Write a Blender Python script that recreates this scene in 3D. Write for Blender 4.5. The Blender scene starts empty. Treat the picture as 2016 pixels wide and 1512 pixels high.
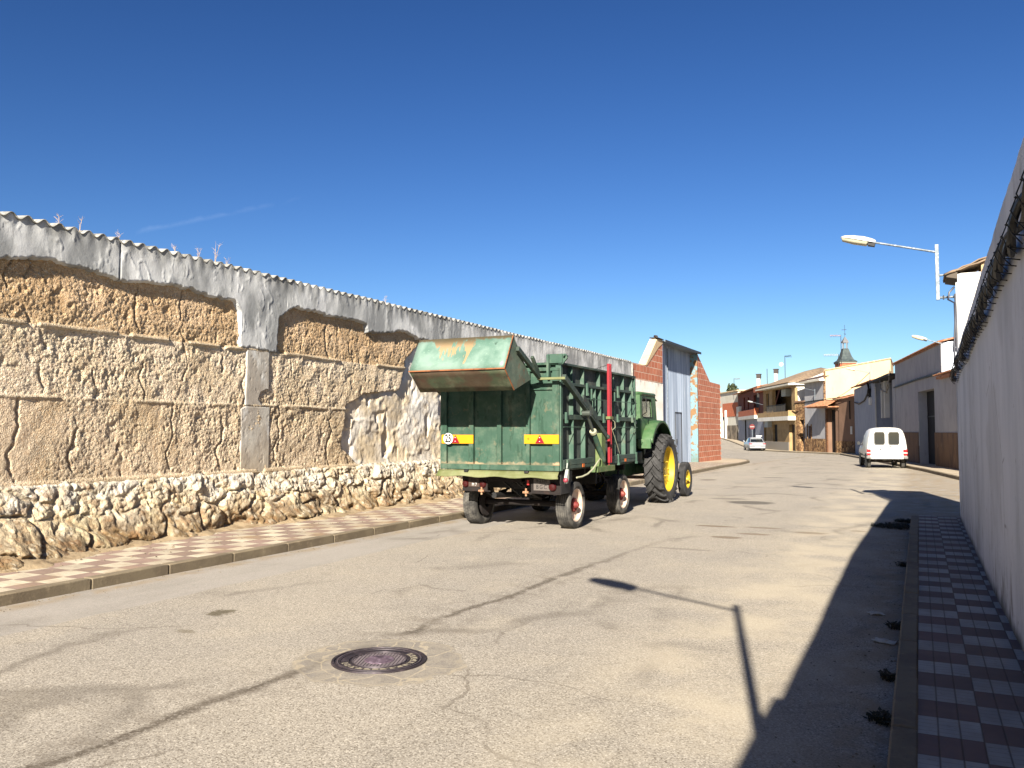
import bpy, math, random
import numpy as np
from mathutils import Vector, Matrix
random.seed(7)
S = bpy.context.scene
COL = S.collection
R = math.radians

# ---------------------------------------------------------------- camera
EYE = Vector((0, 0, 1.64))
YAW, PITCH = R(25.888), R(3.191)
cam_d = bpy.data.cameras.new('camera')
cam = bpy.data.objects.new('camera', cam_d)
COL.objects.link(cam)
cam.location = EYE
cam.rotation_euler = (R(90) + PITCH, 0, YAW)
cam_d.sensor_width = 36.0
cam_d.lens = 1650.0 * 36 / 2016
cam_d.clip_start = 0.05
cam_d.clip_end = 3000
S.camera = cam

# ---------------------------------------------------------------- light
SUN_EL = R(27.6)
SUN_H = Vector((0.225, -0.974, 0)).normalized()          # towards the sun, horizontally
to_sun = Vector((SUN_H.x * math.cos(SUN_EL), SUN_H.y * math.cos(SUN_EL), math.sin(SUN_EL)))
sl = bpy.data.lights.new('sun', 'SUN')
sl.energy = 5.0
sl.angle = R(0.53)
sl.color = (1.0, 0.93, 0.82)
so = bpy.data.objects.new('sun', sl)
so.rotation_euler = to_sun.to_track_quat('Z', 'Y').to_euler()
so.location = (3, -10, 12)
COL.objects.link(so)

W = bpy.data.worlds.new('World')
S.world = W
W.use_nodes = True
wn, wl = W.node_tree.nodes, W.node_tree.links
wn.clear()
sky = wn.new('ShaderNodeTexSky')
sky.sky_type = 'NISHITA'
sky.sun_disc = False
sky.sun_elevation = SUN_EL
sky.sun_rotation = math.atan2(SUN_H.x, SUN_H.y)
sky.altitude = 650
sky.air_density = 1.0
sky.dust_density = 0.7
sky.ozone_density = 3.2
bg = wn.new('ShaderNodeBackground')
bg.inputs['Strength'].default_value = 0.05
hs = wn.new('ShaderNodeHueSaturation')
hs.inputs['Hue'].default_value = 0.507
hs.inputs['Saturation'].default_value = 1.11
hs.inputs['Value'].default_value = 0.38
gm = wn.new('ShaderNodeGamma'); gm.inputs[1].default_value = 1.36
wo = wn.new('ShaderNodeOutputWorld')
# a very faint, torn vapour trail high in the sky: great circle through two directions
tc = wn.new('ShaderNodeTexCoord')
def vmath(op, a, b=None):
    n = wn.new('ShaderNodeVectorMath'); n.operation = op
    wl.new(a, n.inputs[0])
    if b is not None: n.inputs[1].default_value = b
    return n
def wmath(op, a, b=None, c=None):
    n = wn.new('ShaderNodeMath'); n.operation = op
    for i, x in enumerate((a, b, c)):
        if x is None: continue
        if isinstance(x, (int, float)): n.inputs[i].default_value = x
        else: wl.new(x, n.inputs[i])
    return n.outputs[0]
t1 = Vector((-0.75788, 0.61783, 0.20952)); t2 = Vector((-0.63743, 0.72612, 0.25775))
nrm = t1.cross(t2).normalized()
mid = (t1 + t2).normalized()
nz = wn.new('ShaderNodeTexNoise'); nz.inputs['Scale'].default_value = 26; nz.inputs['Detail'].default_value = 5
wl.new(tc.outputs['Generated'], nz.inputs['Vector'])
dn = vmath('DOT_PRODUCT', tc.outputs['Generated'], nrm).outputs['Value']
dm = vmath('DOT_PRODUCT', tc.outputs['Generated'], mid).outputs['Value']
wob = wmath('MULTIPLY_ADD', nz.outputs['Fac'], 0.014, -0.007)
dist = wmath('ABSOLUTE', wmath('ADD', dn, wob))
line = wmath('SUBTRACT', 1.0, wmath('DIVIDE', dist, 0.0034)); line = wmath('MAXIMUM', line, 0.0)
rng = wmath('MAXIMUM', wmath('DIVIDE', wmath('SUBTRACT', dm, 0.9945), 0.0055), 0.0)
tear = wmath('MAXIMUM', wmath('MULTIPLY_ADD', nz.outputs['Fac'], 4.0, -1.6), 0.0)
fac = wmath('MINIMUM', wmath('MULTIPLY', wmath('MULTIPLY', line, rng), wmath('MULTIPLY', tear, 0.10)), 0.08)
mx = wn.new('ShaderNodeMix'); mx.data_type = 'RGBA'
wl.new(sky.outputs[0], gm.inputs[0]); wl.new(gm.outputs[0], hs.inputs['Color'])
wl.new(fac, mx.inputs[0]); wl.new(hs.outputs[0], mx.inputs[6]); mx.inputs[7].default_value = (7, 8, 9.5, 1)
wl.new(mx.outputs[2], bg.inputs[0]); wl.new(bg.outputs[0], wo.inputs[0])

S.view_settings.view_transform = 'Standard'
S.view_settings.look = 'None'
S.view_settings.exposure = 1.7
S.view_settings.gamma = 1
S.cycles.max_bounces = 6
S.cycles.diffuse_bounces = 3

# ---------------------------------------------------------------- numbers
def gz(y):
    """height of the street: level, a shallow dip far off, then rising"""
    return float(np.interp(y, [-500, 38, 90, 96, 130, 400, 1500], [0, 0, -.48, -.45, .62, 2.0, 6.0]))
_fwd = Vector((-math.sin(YAW) * math.cos(PITCH), math.cos(YAW) * math.cos(PITCH), math.sin(PITCH)))
_rgt = Vector((math.cos(YAW), math.sin(YAW), 0))
_up = _rgt.cross(_fwd)
def sight(u, v):
    return _fwd * 1650 + _rgt * (u - 1008) - _up * (v - 756)
def on_plane(u, v, p, n):
    """survey helper: the point of the plane (p, n) seen along a bearing measured in the photograph"""
    d = sight(u, v); p = Vector(p); n = Vector(n)
    return EYE + d * ((p - EYE).dot(n) / d.dot(n))

# ---------------------------------------------------------------- noise (numpy)
def _h(ix, iy, s):
    n = (ix.astype(np.int64) * 374761393 + iy.astype(np.int64) * 668265263 + s * 974634777) & 0xffffffff
    n = ((n ^ (n >> 13)) * 1274126177) & 0xffffffff
    n = n ^ (n >> 16)
    return (n & 0xffff) / 65535.0
def vn(x, y, s=0):
    ix, iy = np.floor(x), np.floor(y); fx, fy = x - ix, y - iy
    fx = fx * fx * (3 - 2 * fx); fy = fy * fy * (3 - 2 * fy)
    a, b = _h(ix, iy, s), _h(ix + 1, iy, s); c, d = _h(ix, iy + 1, s), _h(ix + 1, iy + 1, s)
    return (a * (1 - fx) + b * fx) * (1 - fy) + (c * (1 - fx) + d * fx) * fy
def fbm(x, y, o=4, s=0, g=.5):
    t = 0; a = 1; n = 0
    for i in range(o):
        t = t + a * vn(x * 2 ** i, y * 2 ** i, s + i * 17); n += a; a *= g
    return t / n
def vor(x, y, s=0, jit=.9):
    ix, iy = np.floor(x), np.floor(y)
    f1 = np.full(x.shape, 9.); f2 = np.full(x.shape, 9.); rid = np.zeros(x.shape); rid2 = np.zeros(x.shape)
    for dx in (-1, 0, 1):
        for dy in (-1, 0, 1):
            cx, cy = ix + dx, iy + dy
            px = cx + .5 + jit * (_h(cx, cy, s) - .5); py = cy + .5 + jit * (_h(cx, cy, s + 5) - .5)
            d = np.hypot(x - px, y - py)
            m = d < f1
            f2 = np.where(m, f1, np.minimum(f2, d))
            rid = np.where(m, _h(cx, cy, s + 9), rid); rid2 = np.where(m, _h(cx, cy, s + 11), rid2)
            f1 = np.where(m, d, f1)
    return f1, f2, rid, rid2
def sst(a, b, x):
    t = np.clip((x - a) / (b - a), 0, 1); return t * t * (3 - 2 * t)

# ---------------------------------------------------------------- tagging
def tag(o, label=None, cat=None, group=None, kind=None):
    if label: o['label'] = label
    if cat: o['category'] = cat
    if group: o['group'] = group
    if kind: o['kind'] = kind
    return o
def thing(name, loc, label, cat, group=None, rz=0):
    o = bpy.data.objects.new(name, None); COL.objects.link(o)
    o.location = loc; o.rotation_euler = (0, 0, rz); o.empty_display_size = .2
    return tag(o, label, cat, group)
def copy_tree(o, parent=None):
    c = o.copy(); COL.objects.link(c)
    if parent: c.parent = parent
    for ch in o.children: copy_tree(ch, c)
    return c
def link(name, me, parent=None, local=False):
    o = bpy.data.objects.new(name, me); COL.objects.link(o)
    if parent:
        o.parent = parent
        if not local: o.matrix_parent_inverse = WORLD[parent.name] if parent.name in WORLD else parent_inv(parent)
    return o
WORLD = {}
def parent_inv(p):
    M = Matrix.Identity(4); q = p
    chain = []
    while q is not None:
        chain.append(q); q = q.parent
    for q in reversed(chain):
        M = M @ q.matrix_parent_inverse @ (Matrix.Translation(q.location) @ q.rotation_euler.to_matrix().to_4x4())
    return M.inverted()

# ---------------------------------------------------------------- mesh builder
class MB:
    def __init__(s): s.v = []; s.f = []; s.mi = []; s.cur = 0
    def add(s, vs, fs):
        b = len(s.v); s.v += [tuple(v) for v in vs]
        s.f += [tuple(i + b for i in f) for f in fs]; s.mi += [s.cur] * len(fs); return s
    def box(s, x0, x1, y0, y1, z0, z1):
        return s.add([(x0,y0,z0),(x1,y0,z0),(x1,y1,z0),(x0,y1,z0),(x0,y0,z1),(x1,y0,z1),(x1,y1,z1),(x0,y1,z1)],
                     [(0,3,2,1),(4,5,6,7),(0,1,5,4),(1,2,6,5),(2,3,7,6),(3,0,4,7)])
    def beam(s, p, q, w, h, up=(0, 0, 1)):
        p, q = Vector(p), Vector(q); d = (q - p).normalized(); up = Vector(up)
        a = d.cross(up)
        if a.length < 1e-4: a = d.cross(Vector((1, 0, 0)))
        a.normalize(); b = a.cross(d).normalized(); a = a * w / 2; b = b * h / 2
        v = [c + i * a + j * b for c in (p, q) for i, j in ((-1,-1),(1,-1),(1,1),(-1,1))]
        return s.add(v, [(0,1,2,3),(7,6,5,4),(0,4,5,1),(1,5,6,2),(2,6,7,3),(3,7,4,0)])
    def tube(s, pts, r, n=8, caps=True):
        pts = [Vector(p) for p in pts]; rs = r if isinstance(r, (list, tuple)) else [r] * len(pts)
        ref = None; rings = []
        for i, p in enumerate(pts):
            d = (pts[min(i + 1, len(pts) - 1)] - pts[max(i - 1, 0)]).normalized()
            if ref is None:
                ref = d.cross(Vector((0, 0, 1)))
                if ref.length < 1e-3: ref = d.cross(Vector((1, 0, 0)))
            ref = (ref - d * ref.dot(d)).normalized(); bi = d.cross(ref)
            rings.append([p + (ref * math.cos(2*math.pi*k/n) + bi * math.sin(2*math.pi*k/n)) * rs[i] for k in range(n)])
        v = [q for rg in rings for q in rg]; f = []
        for i in range(len(pts) - 1):
            for k in range(n):
                a = i*n + k; b = i*n + (k+1) % n; f.append((a, b, b + n, a + n))
        if caps: f.append(tuple(range(n))[::-1]); f.append(tuple(range((len(pts)-1)*n, len(pts)*n)))
        return s.add(v, f)
    def prism(s, poly, axis, a0, a1):
        n = len(poly)
        def P(p, a):
            return (a, p[0], p[1]) if axis == 'x' else ((p[0], a, p[1]) if axis == 'y' else (p[0], p[1], a))
        v = [P(p, a0) for p in poly] + [P(p, a1) for p in poly]
        f = [tuple(range(n))[::-1], tuple(range(n, 2*n))] + [(i, (i+1) % n, (i+1) % n + n, i + n) for i in range(n)]
        return s.add(v, f)
    def lathe(s, prof, c, axis='x', n=32, closed=False):
        """prof: (radius, offset along axis)"""
        v = []; m = len(prof)
        for k in range(n):
            a = 2*math.pi*k/n; ca, sa = math.cos(a), math.sin(a)
            for r, t in prof:
                if axis == 'x': v.append((c[0]+t, c[1]+r*ca, c[2]+r*sa))
                elif axis == 'y': v.append((c[0]+r*ca, c[1]+t, c[2]+r*sa))
                else: v.append((c[0]+r*ca, c[1]+r*sa, c[2]+t))
        f = []
        for k in range(n):
            k2 = (k+1) % n
            for j in range(m - (0 if closed else 1)):
                j2 = (j+1) % m
                f.append((k*m+j, k*m+j2, k2*m+j2, k2*m+j))
        return s.add(v, f)
    def loft(s, secs, cap=True):
        n = len(secs[0]); v = [p for sc in secs for p in sc]; f = []
        for i in range(len(secs)-1):
            for k in range(n):
                a = i*n+k; b = i*n+(k+1) % n; f.append((a, b, b+n, a+n))
        if cap: f.append(tuple(range(n))[::-1]); f.append(tuple(range((len(secs)-1)*n, len(secs)*n)))
        return s.add(v, f)
    def quad(s, a, b, c, d): return s.add([a, b, c, d], [(0, 1, 2, 3)])
    def sheet(s, P, nu, nv):
        """P(i,j) -> point, grid"""
        v = [P(i, j) for i in range(nu+1) for j in range(nv+1)]
        f = [(i*(nv+1)+j, (i+1)*(nv+1)+j, (i+1)*(nv+1)+j+1, i*(nv+1)+j+1) for i in range(nu) for j in range(nv)]
        return s.add(v, f)
    def build(s, name, mat, parent=None, local=False, smooth=35, bevel=0, solid=0, fix=True):
        me = bpy.data.meshes.new(name); me.from_pydata(s.v, [], s.f)
        mats = mat if isinstance(mat, (list, tuple)) else [mat]
        for m in mats: me.materials.append(m)
        if len(mats) > 1: me.polygons.foreach_set('material_index', s.mi)
        if fix:
            import bmesh
            bm = bmesh.new(); bm.from_mesh(me); bmesh.ops.recalc_face_normals(bm, faces=bm.faces); bm.to_mesh(me); bm.free()
        if smooth:
            me.polygons.foreach_set('use_smooth', [True] * len(me.polygons))
            me.set_sharp_from_angle(angle=R(smooth))
        me.update()
        o = link(name, me, parent, local)
        if solid:
            m = o.modifiers.new('solid', 'SOLIDIFY'); m.thickness = solid; m.offset = 0
        if bevel:
            m = o.modifiers.new('bevel', 'BEVEL'); m.width = bevel; m.segments = 2; m.limit_method = 'ANGLE'; m.angle_limit = R(40)
        return o

def grid_mesh(name, Y, Z, X, keep, col, mat, parent=None, P=None):
    """height-field sheet: Y (n), Z (m), X (n,m) outward position, keep (n,m) bool, col (n,m,3)"""
    n, m = X.shape
    if P is None:
        P = np.stack([X, np.broadcast_to(Y[:, None], X.shape), np.broadcast_to(Z[None, :], X.shape)], -1)
    co = P.reshape(-1, 3).astype(np.float32)
    idx = np.arange(n * m).reshape(n, m)
    q = np.stack([idx[:-1, :-1], idx[1:, :-1], idx[1:, 1:], idx[:-1, 1:]], -1).reshape(-1, 4)
    if keep is not None:
        k = keep.reshape(-1)[q].any(1); q = q[k]
        used = np.zeros(n*m, bool); used[q.ravel()] = True
        remap = np.cumsum(used) - 1; co = co[used]; q = remap[q]
        c = None if col is None else col.reshape(-1, 3)[used]
    else: c = None if col is None else col.reshape(-1, 3)
    me = bpy.data.meshes.new(name)
    me.vertices.add(len(co)); me.vertices.foreach_set('co', co.ravel())
    me.loops.add(len(q)*4); me.loops.foreach_set('vertex_index', q.ravel().astype(np.int32))
    me.polygons.add(len(q)); me.polygons.foreach_set('loop_start', np.arange(0, len(q)*4, 4, dtype=np.int32))
    me.update(calc_edges=True)
    me.polygons.foreach_set('use_smooth', np.ones(len(q), bool))
    if c is not None:
        a = me.color_attributes.new('Col', 'FLOAT_COLOR', 'POINT')
        a.data.foreach_set('color', np.concatenate([c, np.ones((len(c), 1))], 1).astype(np.float32).ravel())
    me.materials.append(mat); me.validate()
    return link(name, me, parent)

def text_mesh(txt, size, M, mat, name, parent, depth=.003, sx=1.0, align='CENTER', spacing=1.0, local=False, bold=0.0):
    cu = bpy.data.curves.new('t', 'FONT'); cu.body = txt; cu.size = size; cu.extrude = depth; cu.offset = bold*size
    cu.align_x = align; cu.align_y = 'CENTER'; cu.space_character = spacing
    to = bpy.data.objects.new('t', cu); COL.objects.link(to)
    dg = bpy.context.evaluated_depsgraph_get()
    me = bpy.data.meshes.new_from_object(to.evaluated_get(dg))
    bpy.data.objects.remove(to); bpy.data.curves.remove(cu)
    me.transform(M @ Matrix.Diagonal((sx, 1, 1, 1)))
    me.materials.clear(); me.materials.append(mat); me.name = name
    return link(name, me, parent, local)

# ---------------------------------------------------------------- materials
ALB = .64      # the hexes below were read off sunlit surfaces; real reflectances are lower
def lin(c):
    return tuple(ALB * ((x/255)/12.92 if x <= 10.3 else ((x/255+.055)/1.055)**2.4) for x in c)
class NT:
    def __init__(s, name):
        s.m = bpy.data.materials.new(name); s.m.use_nodes = True; s.t = s.m.node_tree; s.t.nodes.clear()
        s.out = s.n('ShaderNodeOutputMaterial'); s.b = s.n('ShaderNodeBsdfPrincipled')
        s.l(s.b.outputs[0], s.out.inputs[0]); s.co = s.n('ShaderNodeTexCoord').outputs['Object']
    def n(s, t): return s.t.nodes.new(t)
    def l(s, a, b): s.t.links.new(a, b)
    def val(s, sock, x):
        if isinstance(x, (int, float)): sock.default_value = x
        elif isinstance(x, (tuple, list)): sock.default_value = (*x, 1) if len(x) == 3 and len(sock.default_value) == 4 else x
        else: s.l(x, sock)
    def math(s, op, a, b=0., c=0., clamp=False):
        n = s.n('ShaderNodeMath'); n.operation = op; n.use_clamp = clamp
        s.val(n.inputs[0], a); s.val(n.inputs[1], b); s.val(n.inputs[2], c); return n.outputs[0]
    def mapv(s, sc=(1, 1, 1), loc=(0, 0, 0), rot=(0, 0, 0), src=None):
        n = s.n('ShaderNodeMapping'); n.inputs['Scale'].default_value = sc; n.inputs['Location'].default_value = loc
        n.inputs['Rotation'].default_value = rot; s.l(src or s.co, n.inputs[0]); return n.outputs[0]
    def noise(s, scale, detail=4, rough=.55, st=(1, 1, 1), src=None, dist=0):
        n = s.n('ShaderNodeTexNoise'); n.inputs['Scale'].default_value = scale; n.inputs['Detail'].default_value = detail
        n.inputs['Roughness'].default_value = rough; n.inputs['Distortion'].default_value = dist
        s.l(s.mapv(st, src=src) if st != (1, 1, 1) else (src or s.co), n.inputs['Vector']); return n.outputs['Fac']
    def voro(s, scale, feat='F1', st=(1, 1, 1), src=None, rnd=1, out='Distance'):
        n = s.n('ShaderNodeTexVoronoi'); n.feature = feat; n.inputs['Scale'].default_value = scale; n.inputs['Randomness'].default_value = rnd
        s.l(s.mapv(st, src=src) if st != (1, 1, 1) else (src or s.co), n.inputs['Vector']); return n.outputs[out]
    def ramp(s, x, a, b, lo=0., hi=1.):
        n = s.n('ShaderNodeMapRange'); n.inputs[1].default_value = a; n.inputs[2].default_value = b
        n.inputs[3].default_value = lo; n.inputs[4].default_value = hi; n.interpolation_type = 'SMOOTHSTEP'; s.val(n.inputs[0], x); return n.outputs[0]
    def mix(s, f, a, b, mode='MIX'):
        n = s.n('ShaderNodeMix'); n.data_type = 'RGBA'; n.blend_type = mode
        s.val(n.inputs[0], f); s.val(n.inputs[6], a); s.val(n.inputs[7], b); return n.outputs[2]
    def sep(s, src=None):
        n = s.n('ShaderNodeSeparateXYZ'); s.l(src or s.co, n.inputs[0]); return n.outputs
    def bump(s, h, st=.5, dist=.01, prev=None):
        n = s.n('ShaderNodeBump'); n.inputs['Strength'].default_value = st; n.inputs['Distance'].default_value = dist
        s.l(h, n.inputs['Height']);
        if prev is not None: s.l(prev, n.inputs['Normal'])
        return n.outputs[0]
    def set(s, col=None, rough=None, metal=None, normal=None, spec=None):
        if col is not None: s.val(s.b.inputs['Base Color'], col)
        if rough is not None: s.val(s.b.inputs['Roughness'], rough)
        if metal is not None: s.val(s.b.inputs['Metallic'], metal)
        if normal is not None: s.l(normal, s.b.inputs['Normal'])
        if spec is not None: s.val(s.b.inputs['Specular IOR Level'], spec)
        return s.m

def M(name, base, rough=.8, metal=0, layers=(), bump=None, spec=.4):
    """base (sRGB 0-255) with noise layers: (colour, scale, lo, hi, stretch, amount)"""
    t = NT(name); c = lin(base)
    for (cc, sc, lo, hi, st, am) in layers:
        f = t.ramp(t.noise(sc, 5, .6, st), lo, hi, 0, am)
        c = t.mix(f, c, lin(cc))
    nr = None
    if bump: nr = t.bump(t.noise(bump[0], 6, .65), bump[1], bump[2] if len(bump) > 2 else .01)
    return t.set(c, rough, metal, nr, spec)
# ================================================================ ground, road, pavements
def asphalt():
    t = NT('asphalt'); x, y, z = t.sep()
    c = t.mix(t.ramp(t.noise(.35, 4), .35, .65), lin((182, 172, 156)), lin((169, 161, 149)))
    c = t.mix(t.ramp(t.noise(1.3, 5), .5, .75, 0, .7), c, lin((190, 179, 160)))
    c = t.mix(t.ramp(t.noise(.8, 6, .65, (1, .28, 1), dist=.8), .56, .72, 0, .45), c, lin((138, 131, 120)))
    # smoother greyer strip relaid along the far kerb
    edge = t.math('ADD', x, t.math('MULTIPLY_ADD', t.noise(.5, 3), .25, 6.52))
    strip = t.math('MULTIPLY', t.ramp(edge, .02, -.02), t.ramp(y, 26, 22))
    c2 = t.mix(t.ramp(t.noise(2.0, 5, .6, (1, .3, 1)), .4, .7), lin((176, 169, 160)), lin((160, 154, 145)))
    c = t.mix(t.math('MULTIPLY', strip, .85), c, c2)
    # aggregate: pale and dark chippings
    v = t.voro(115, out='Color'); vs = t.n('ShaderNodeSeparateColor'); t.l(v, vs.inputs[0])
    sp = t.math('SUBTRACT', 1., t.math('MULTIPLY', strip, .65))
    c = t.mix(t.math('MULTIPLY', t.ramp(vs.outputs[0], .62, .95), t.math('MULTIPLY', sp, .70)), c, lin((104, 93, 78)))
    c = t.mix(t.math('MULTIPLY', t.ramp(vs.outputs[1], .66, .95), t.math('MULTIPLY', sp, .6)), c, lin((232, 222, 204)))
    n2 = t.noise(62, 5, .75)
    c = t.mix(t.math('MULTIPLY', t.ramp(n2, .50, .66), t.math('MULTIPLY', sp, .62)), c, lin((98, 87, 72)))
    c = t.mix(t.math('MULTIPLY', t.ramp(t.noise(55, 5, .75), .54, .68), t.math('MULTIPLY', sp, .5)), c, lin((224, 212, 190)))
    # the long worn seam and thin cracks
    w1 = t.noise(1.1, 5, .6)
    seam = t.math('ABSOLUTE', t.math('SUBTRACT', t.math('ADD', x, t.math('MULTIPLY_ADD', y, -.045, 4.10)), t.math('ADD', t.math('MULTIPLY_ADD', w1, .36, -.16), t.math('MULTIPLY_ADD', t.noise(9, 5, .7), .14, -.06))))
    sm = t.math('MULTIPLY', t.ramp(seam, .085, .01), t.math('MULTIPLY', t.ramp(y, 14, 8), t.math('MULTIPLY', t.ramp(t.noise(2.2, 3), .30, .50), t.ramp(t.noise(34, 4, .7), .34, .56, .35, 1))))
    c = t.mix(t.math('MULTIPLY', sm, .85), c, lin((82, 71, 58)))
    sm2 = t.math('MULTIPLY', t.ramp(seam, .5, .05), t.ramp(y, 13, 7))
    c = t.mix(t.math('MULTIPLY', sm2, t.ramp(t.noise(5, 5), .42, .7, 0, .5)), c, lin((122, 111, 97)))
    wv = t.n('ShaderNodeVectorMath'); wv.operation = 'ADD'
    nz = t.n('ShaderNodeTexNoise'); nz.inputs['Scale'].default_value = .9; nz.inputs['Detail'].default_value = 5; t.l(t.co, nz.inputs['Vector'])
    t.l(t.co, wv.inputs[0]); t.l(nz.outputs['Color'], wv.inputs[1])
    cr = t.voro(.30, 'DISTANCE_TO_EDGE', src=wv.outputs[0])
    ck = t.math('MULTIPLY', t.ramp(cr, .006, .0015), t.ramp(t.noise(.7, 3), .47, .6))
    c = t.mix(t.math('MULTIPLY', ck, .45), c, lin((98, 86, 72)))
    cr2 = t.voro(.55, 'DISTANCE_TO_EDGE', src=wv.outputs[0], st=(1, .45, 1))
    cw = t.math('MULTIPLY', t.ramp(cr2, .07, .0), t.ramp(t.noise(.45, 3), .46, .60))
    c = t.mix(t.math('MULTIPLY', cw, .5), c, lin((110, 101, 90)))
    # bleached wheel track near the shade, dust drifts
    tr = t.ramp(t.math('ABSOLUTE', t.math('ADD', x, 1.2)), 1.3, .2)
    c = t.mix(t.math('MULTIPLY', tr, t.ramp(t.noise(1.1, 4), .35, .65, 0, .6)), c, lin((212, 198, 172)))
    dk = t.math('MAXIMUM', t.ramp(x, -.8, -.2), t.ramp(t.math('ABSOLUTE', t.math('ADD', x, 7.62)), .22, .02))
    c = t.mix(t.math('MULTIPLY', dk, t.ramp(t.noise(3, 5), .35, .62, 0, .75)), c, lin((164, 145, 116)))
    # oil and water stains lying on the road
    wx = t.math('MULTIPLY_ADD', t.noise(6, 4), .34, -.17)
    for (sx, sy, rx, ry, am, cc) in ((-5.72, 5.76, .13, .15, .8, (92, 82, 58)), (-5.45, 5.1, .10, .06, .5, (110, 98, 72)),
            (-3.2, 14.6, .36, .13, .75, (122, 102, 80)), (-2.7, 13.15, .26, .16, .7, (122, 102, 80)), (-2.4, 13.75, .26, .14, .65, (128, 108, 85)),
            (-2.4, 14.7, .34, .13, .6, (126, 108, 86)), (-1.6, 14.3, .28, .17, .6, (130, 110, 84)), (-.95, 14.9, .16, .12, .5, (130, 110, 84)),
            (-3.5, 19.7, .55, .5, .75, (82, 77, 70)), (-4.2, 20.6, .5, .3, .45, (90, 84, 76)), (-8.4, 37.5, .45, .9, .5, (98, 90, 80)), (-6.4, 28.2, .3, .5, .6, (105, 92, 76)),
            (-4.6, 30.5, .5, .35, .5, (92, 86, 78)), (-3.0, 11.6, .5, .09, .4, (112, 102, 90))):
        dx = t.math('DIVIDE', t.math('ADD', t.math('SUBTRACT', x, sx), wx), rx); dy = t.math('DIVIDE', t.math('SUBTRACT', y, sy), ry)
        d = t.math('ADD', t.math('MULTIPLY', dx, dx), t.math('MULTIPLY', dy, dy))
        c = t.mix(t.math('MULTIPLY', t.ramp(d, 1.2, .45), am), c, lin(cc))
    # relaid concrete collar round the manhole
    dx = t.math('ADD', x, 3.515); dy = t.math('SUBTRACT', y, 5.07)
    rr = t.math('SQRT', t.math('ADD', t.math('MULTIPLY', dx, dx), t.math('MULTIPLY', dy, dy)))
    rr = t.math('ADD', rr, t.math('MULTIPLY_ADD', t.noise(3.2, 3), .34, -.17))
    ring = t.math('MULTIPLY', t.ramp(rr, .62, .59), .9)
    cc = t.mix(t.ramp(t.noise(9, 5), .4, .65), lin((160, 150, 134)), lin((138, 130, 120)))
    cc = t.mix(t.ramp(t.voro(3.6, 'DISTANCE_TO_EDGE', src=wv.outputs[0]), .035, .01), cc, lin((190, 176, 150)))
    cc = t.mix(t.ramp(t.math('ABSOLUTE', t.math('SUBTRACT', rr, .585)), .02, .006, 0, .45), cc, lin((186, 172, 146)))
    c = t.mix(t.math('MULTIPLY', ring, .8), c, cc)
    h = t.math('ADD', t.math('MULTIPLY', vs.outputs[2], .45), t.noise(70, 4, .7))
    b = t.bump(h, .42, .009); b = t.bump(t.noise(2.2, 3), .35, .03, b)
    return t.set(c, .92, 0, b, .25)
M_asphalt = asphalt()

def tile_mat(name, size, ca, cb, along, shift=(0, 0)):
    t = NT(name); x, y, z = t.sep()
    u = t.math('DIVIDE', t.math('ADD', x, shift[0]), size); v = t.math('DIVIDE', t.math('ADD', y, shift[1]), size)
    par = t.math('PINGPONG', t.math('ADD', t.math('FLOOR', u), t.math('FLOOR', v)), 1.)
    wh = t.noise(3.5, 5); 
    A = t.mix(t.ramp(wh, .35, .65), lin(ca), lin(tuple(k * .88 for k in ca)))
    B = t.mix(t.ramp(wh, .35, .65), lin(cb), lin(tuple(k * 1.10 for k in cb)))
    c = t.mix(par, A, B)
    wn_ = t.n('ShaderNodeTexWhiteNoise'); wn_.noise_dimensions = '2D'; cv = t.n('ShaderNodeCombineXYZ'); t.l(t.math('FLOOR', u), cv.inputs[0]); t.l(t.math('FLOOR', v), cv.inputs[1]); t.l(cv.outputs[0], wn_.inputs['Vector'])
    c = t.mix(t.math('MULTIPLY', wn_.outputs['Value'], .38), c, lin((120, 108, 94)))
    fu = t.math('FRACT', u); fv = t.math('FRACT', v)
    def near(f, k, w):  # groove mask of k strips
        g = t.math('FRACT', t.math('MULTIPLY', f, k)); g = t.math('ABSOLUTE', t.math('SUBTRACT', g, .5))
        return t.ramp(g, .5 - w, .5)
    g1 = near(fu, along[0], along[2]); g2 = near(fv, along[1], along[3]); j = t.math('MAXIMUM', near(fu, 1, .022), near(fv, 1, .018))
    gg = t.math('MAXIMUM', t.math('MULTIPLY', g1, along[4]), t.math('MULTIPLY', g2, t.math('MULTIPLY', t.math('SUBTRACT', 1., par), along[5])))
    c = t.mix(t.math('MULTIPLY', t.math('MAXIMUM', gg, j), .8), c, lin((88, 74, 58)))
    c = t.mix(t.ramp(t.noise(22, 5, .7), .55, .78, 0, .5), c, lin((120, 102, 80)))
    c = t.mix(t.ramp(t.noise(1.2, 5, .6), .48, .72, 0, along[6]), c, lin((168, 142, 108)))
    h = t.math('SUBTRACT', t.math('MULTIPLY', t.noise(60, 4), .25), t.math('MAXIMUM', gg, j))
    return t.set(c, .88, 0, t.bump(h, .55, .004), .3)
M_tileL = tile_mat('paving_tiles_sunny_side', .325, (232, 218, 192), (156, 132, 120), (4, 1, .10, .02, .8, .0, .9), (0.0, -.1))
M_tileR = tile_mat('paving_tiles_shady_side', .300, (206, 202, 194), (130, 106, 98), (3, 5, .075, .08, .95, .55, .12), (.05, .02))
M_tileF = M('plain_paving', (200, 184, 158), .9, 0, [((168, 150, 124), 1.5, .4, .7, (1, 1, 1), .7), ((120, 104, 84), 14, .58, .75, (1, 1, 1), .5)], (30, .3))
M_kerb = M('kerb_concrete', (138, 124, 100), .9, 0, [((118, 104, 84), 2.5, .4, .65, (1, 1, 1), .8), ((178, 160, 130), 7, .55, .75, (1, 1, 1), .6), ((84, 74, 62), 40, .6, .75, (1, 1, 1), .6)], (45, .5))
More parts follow.
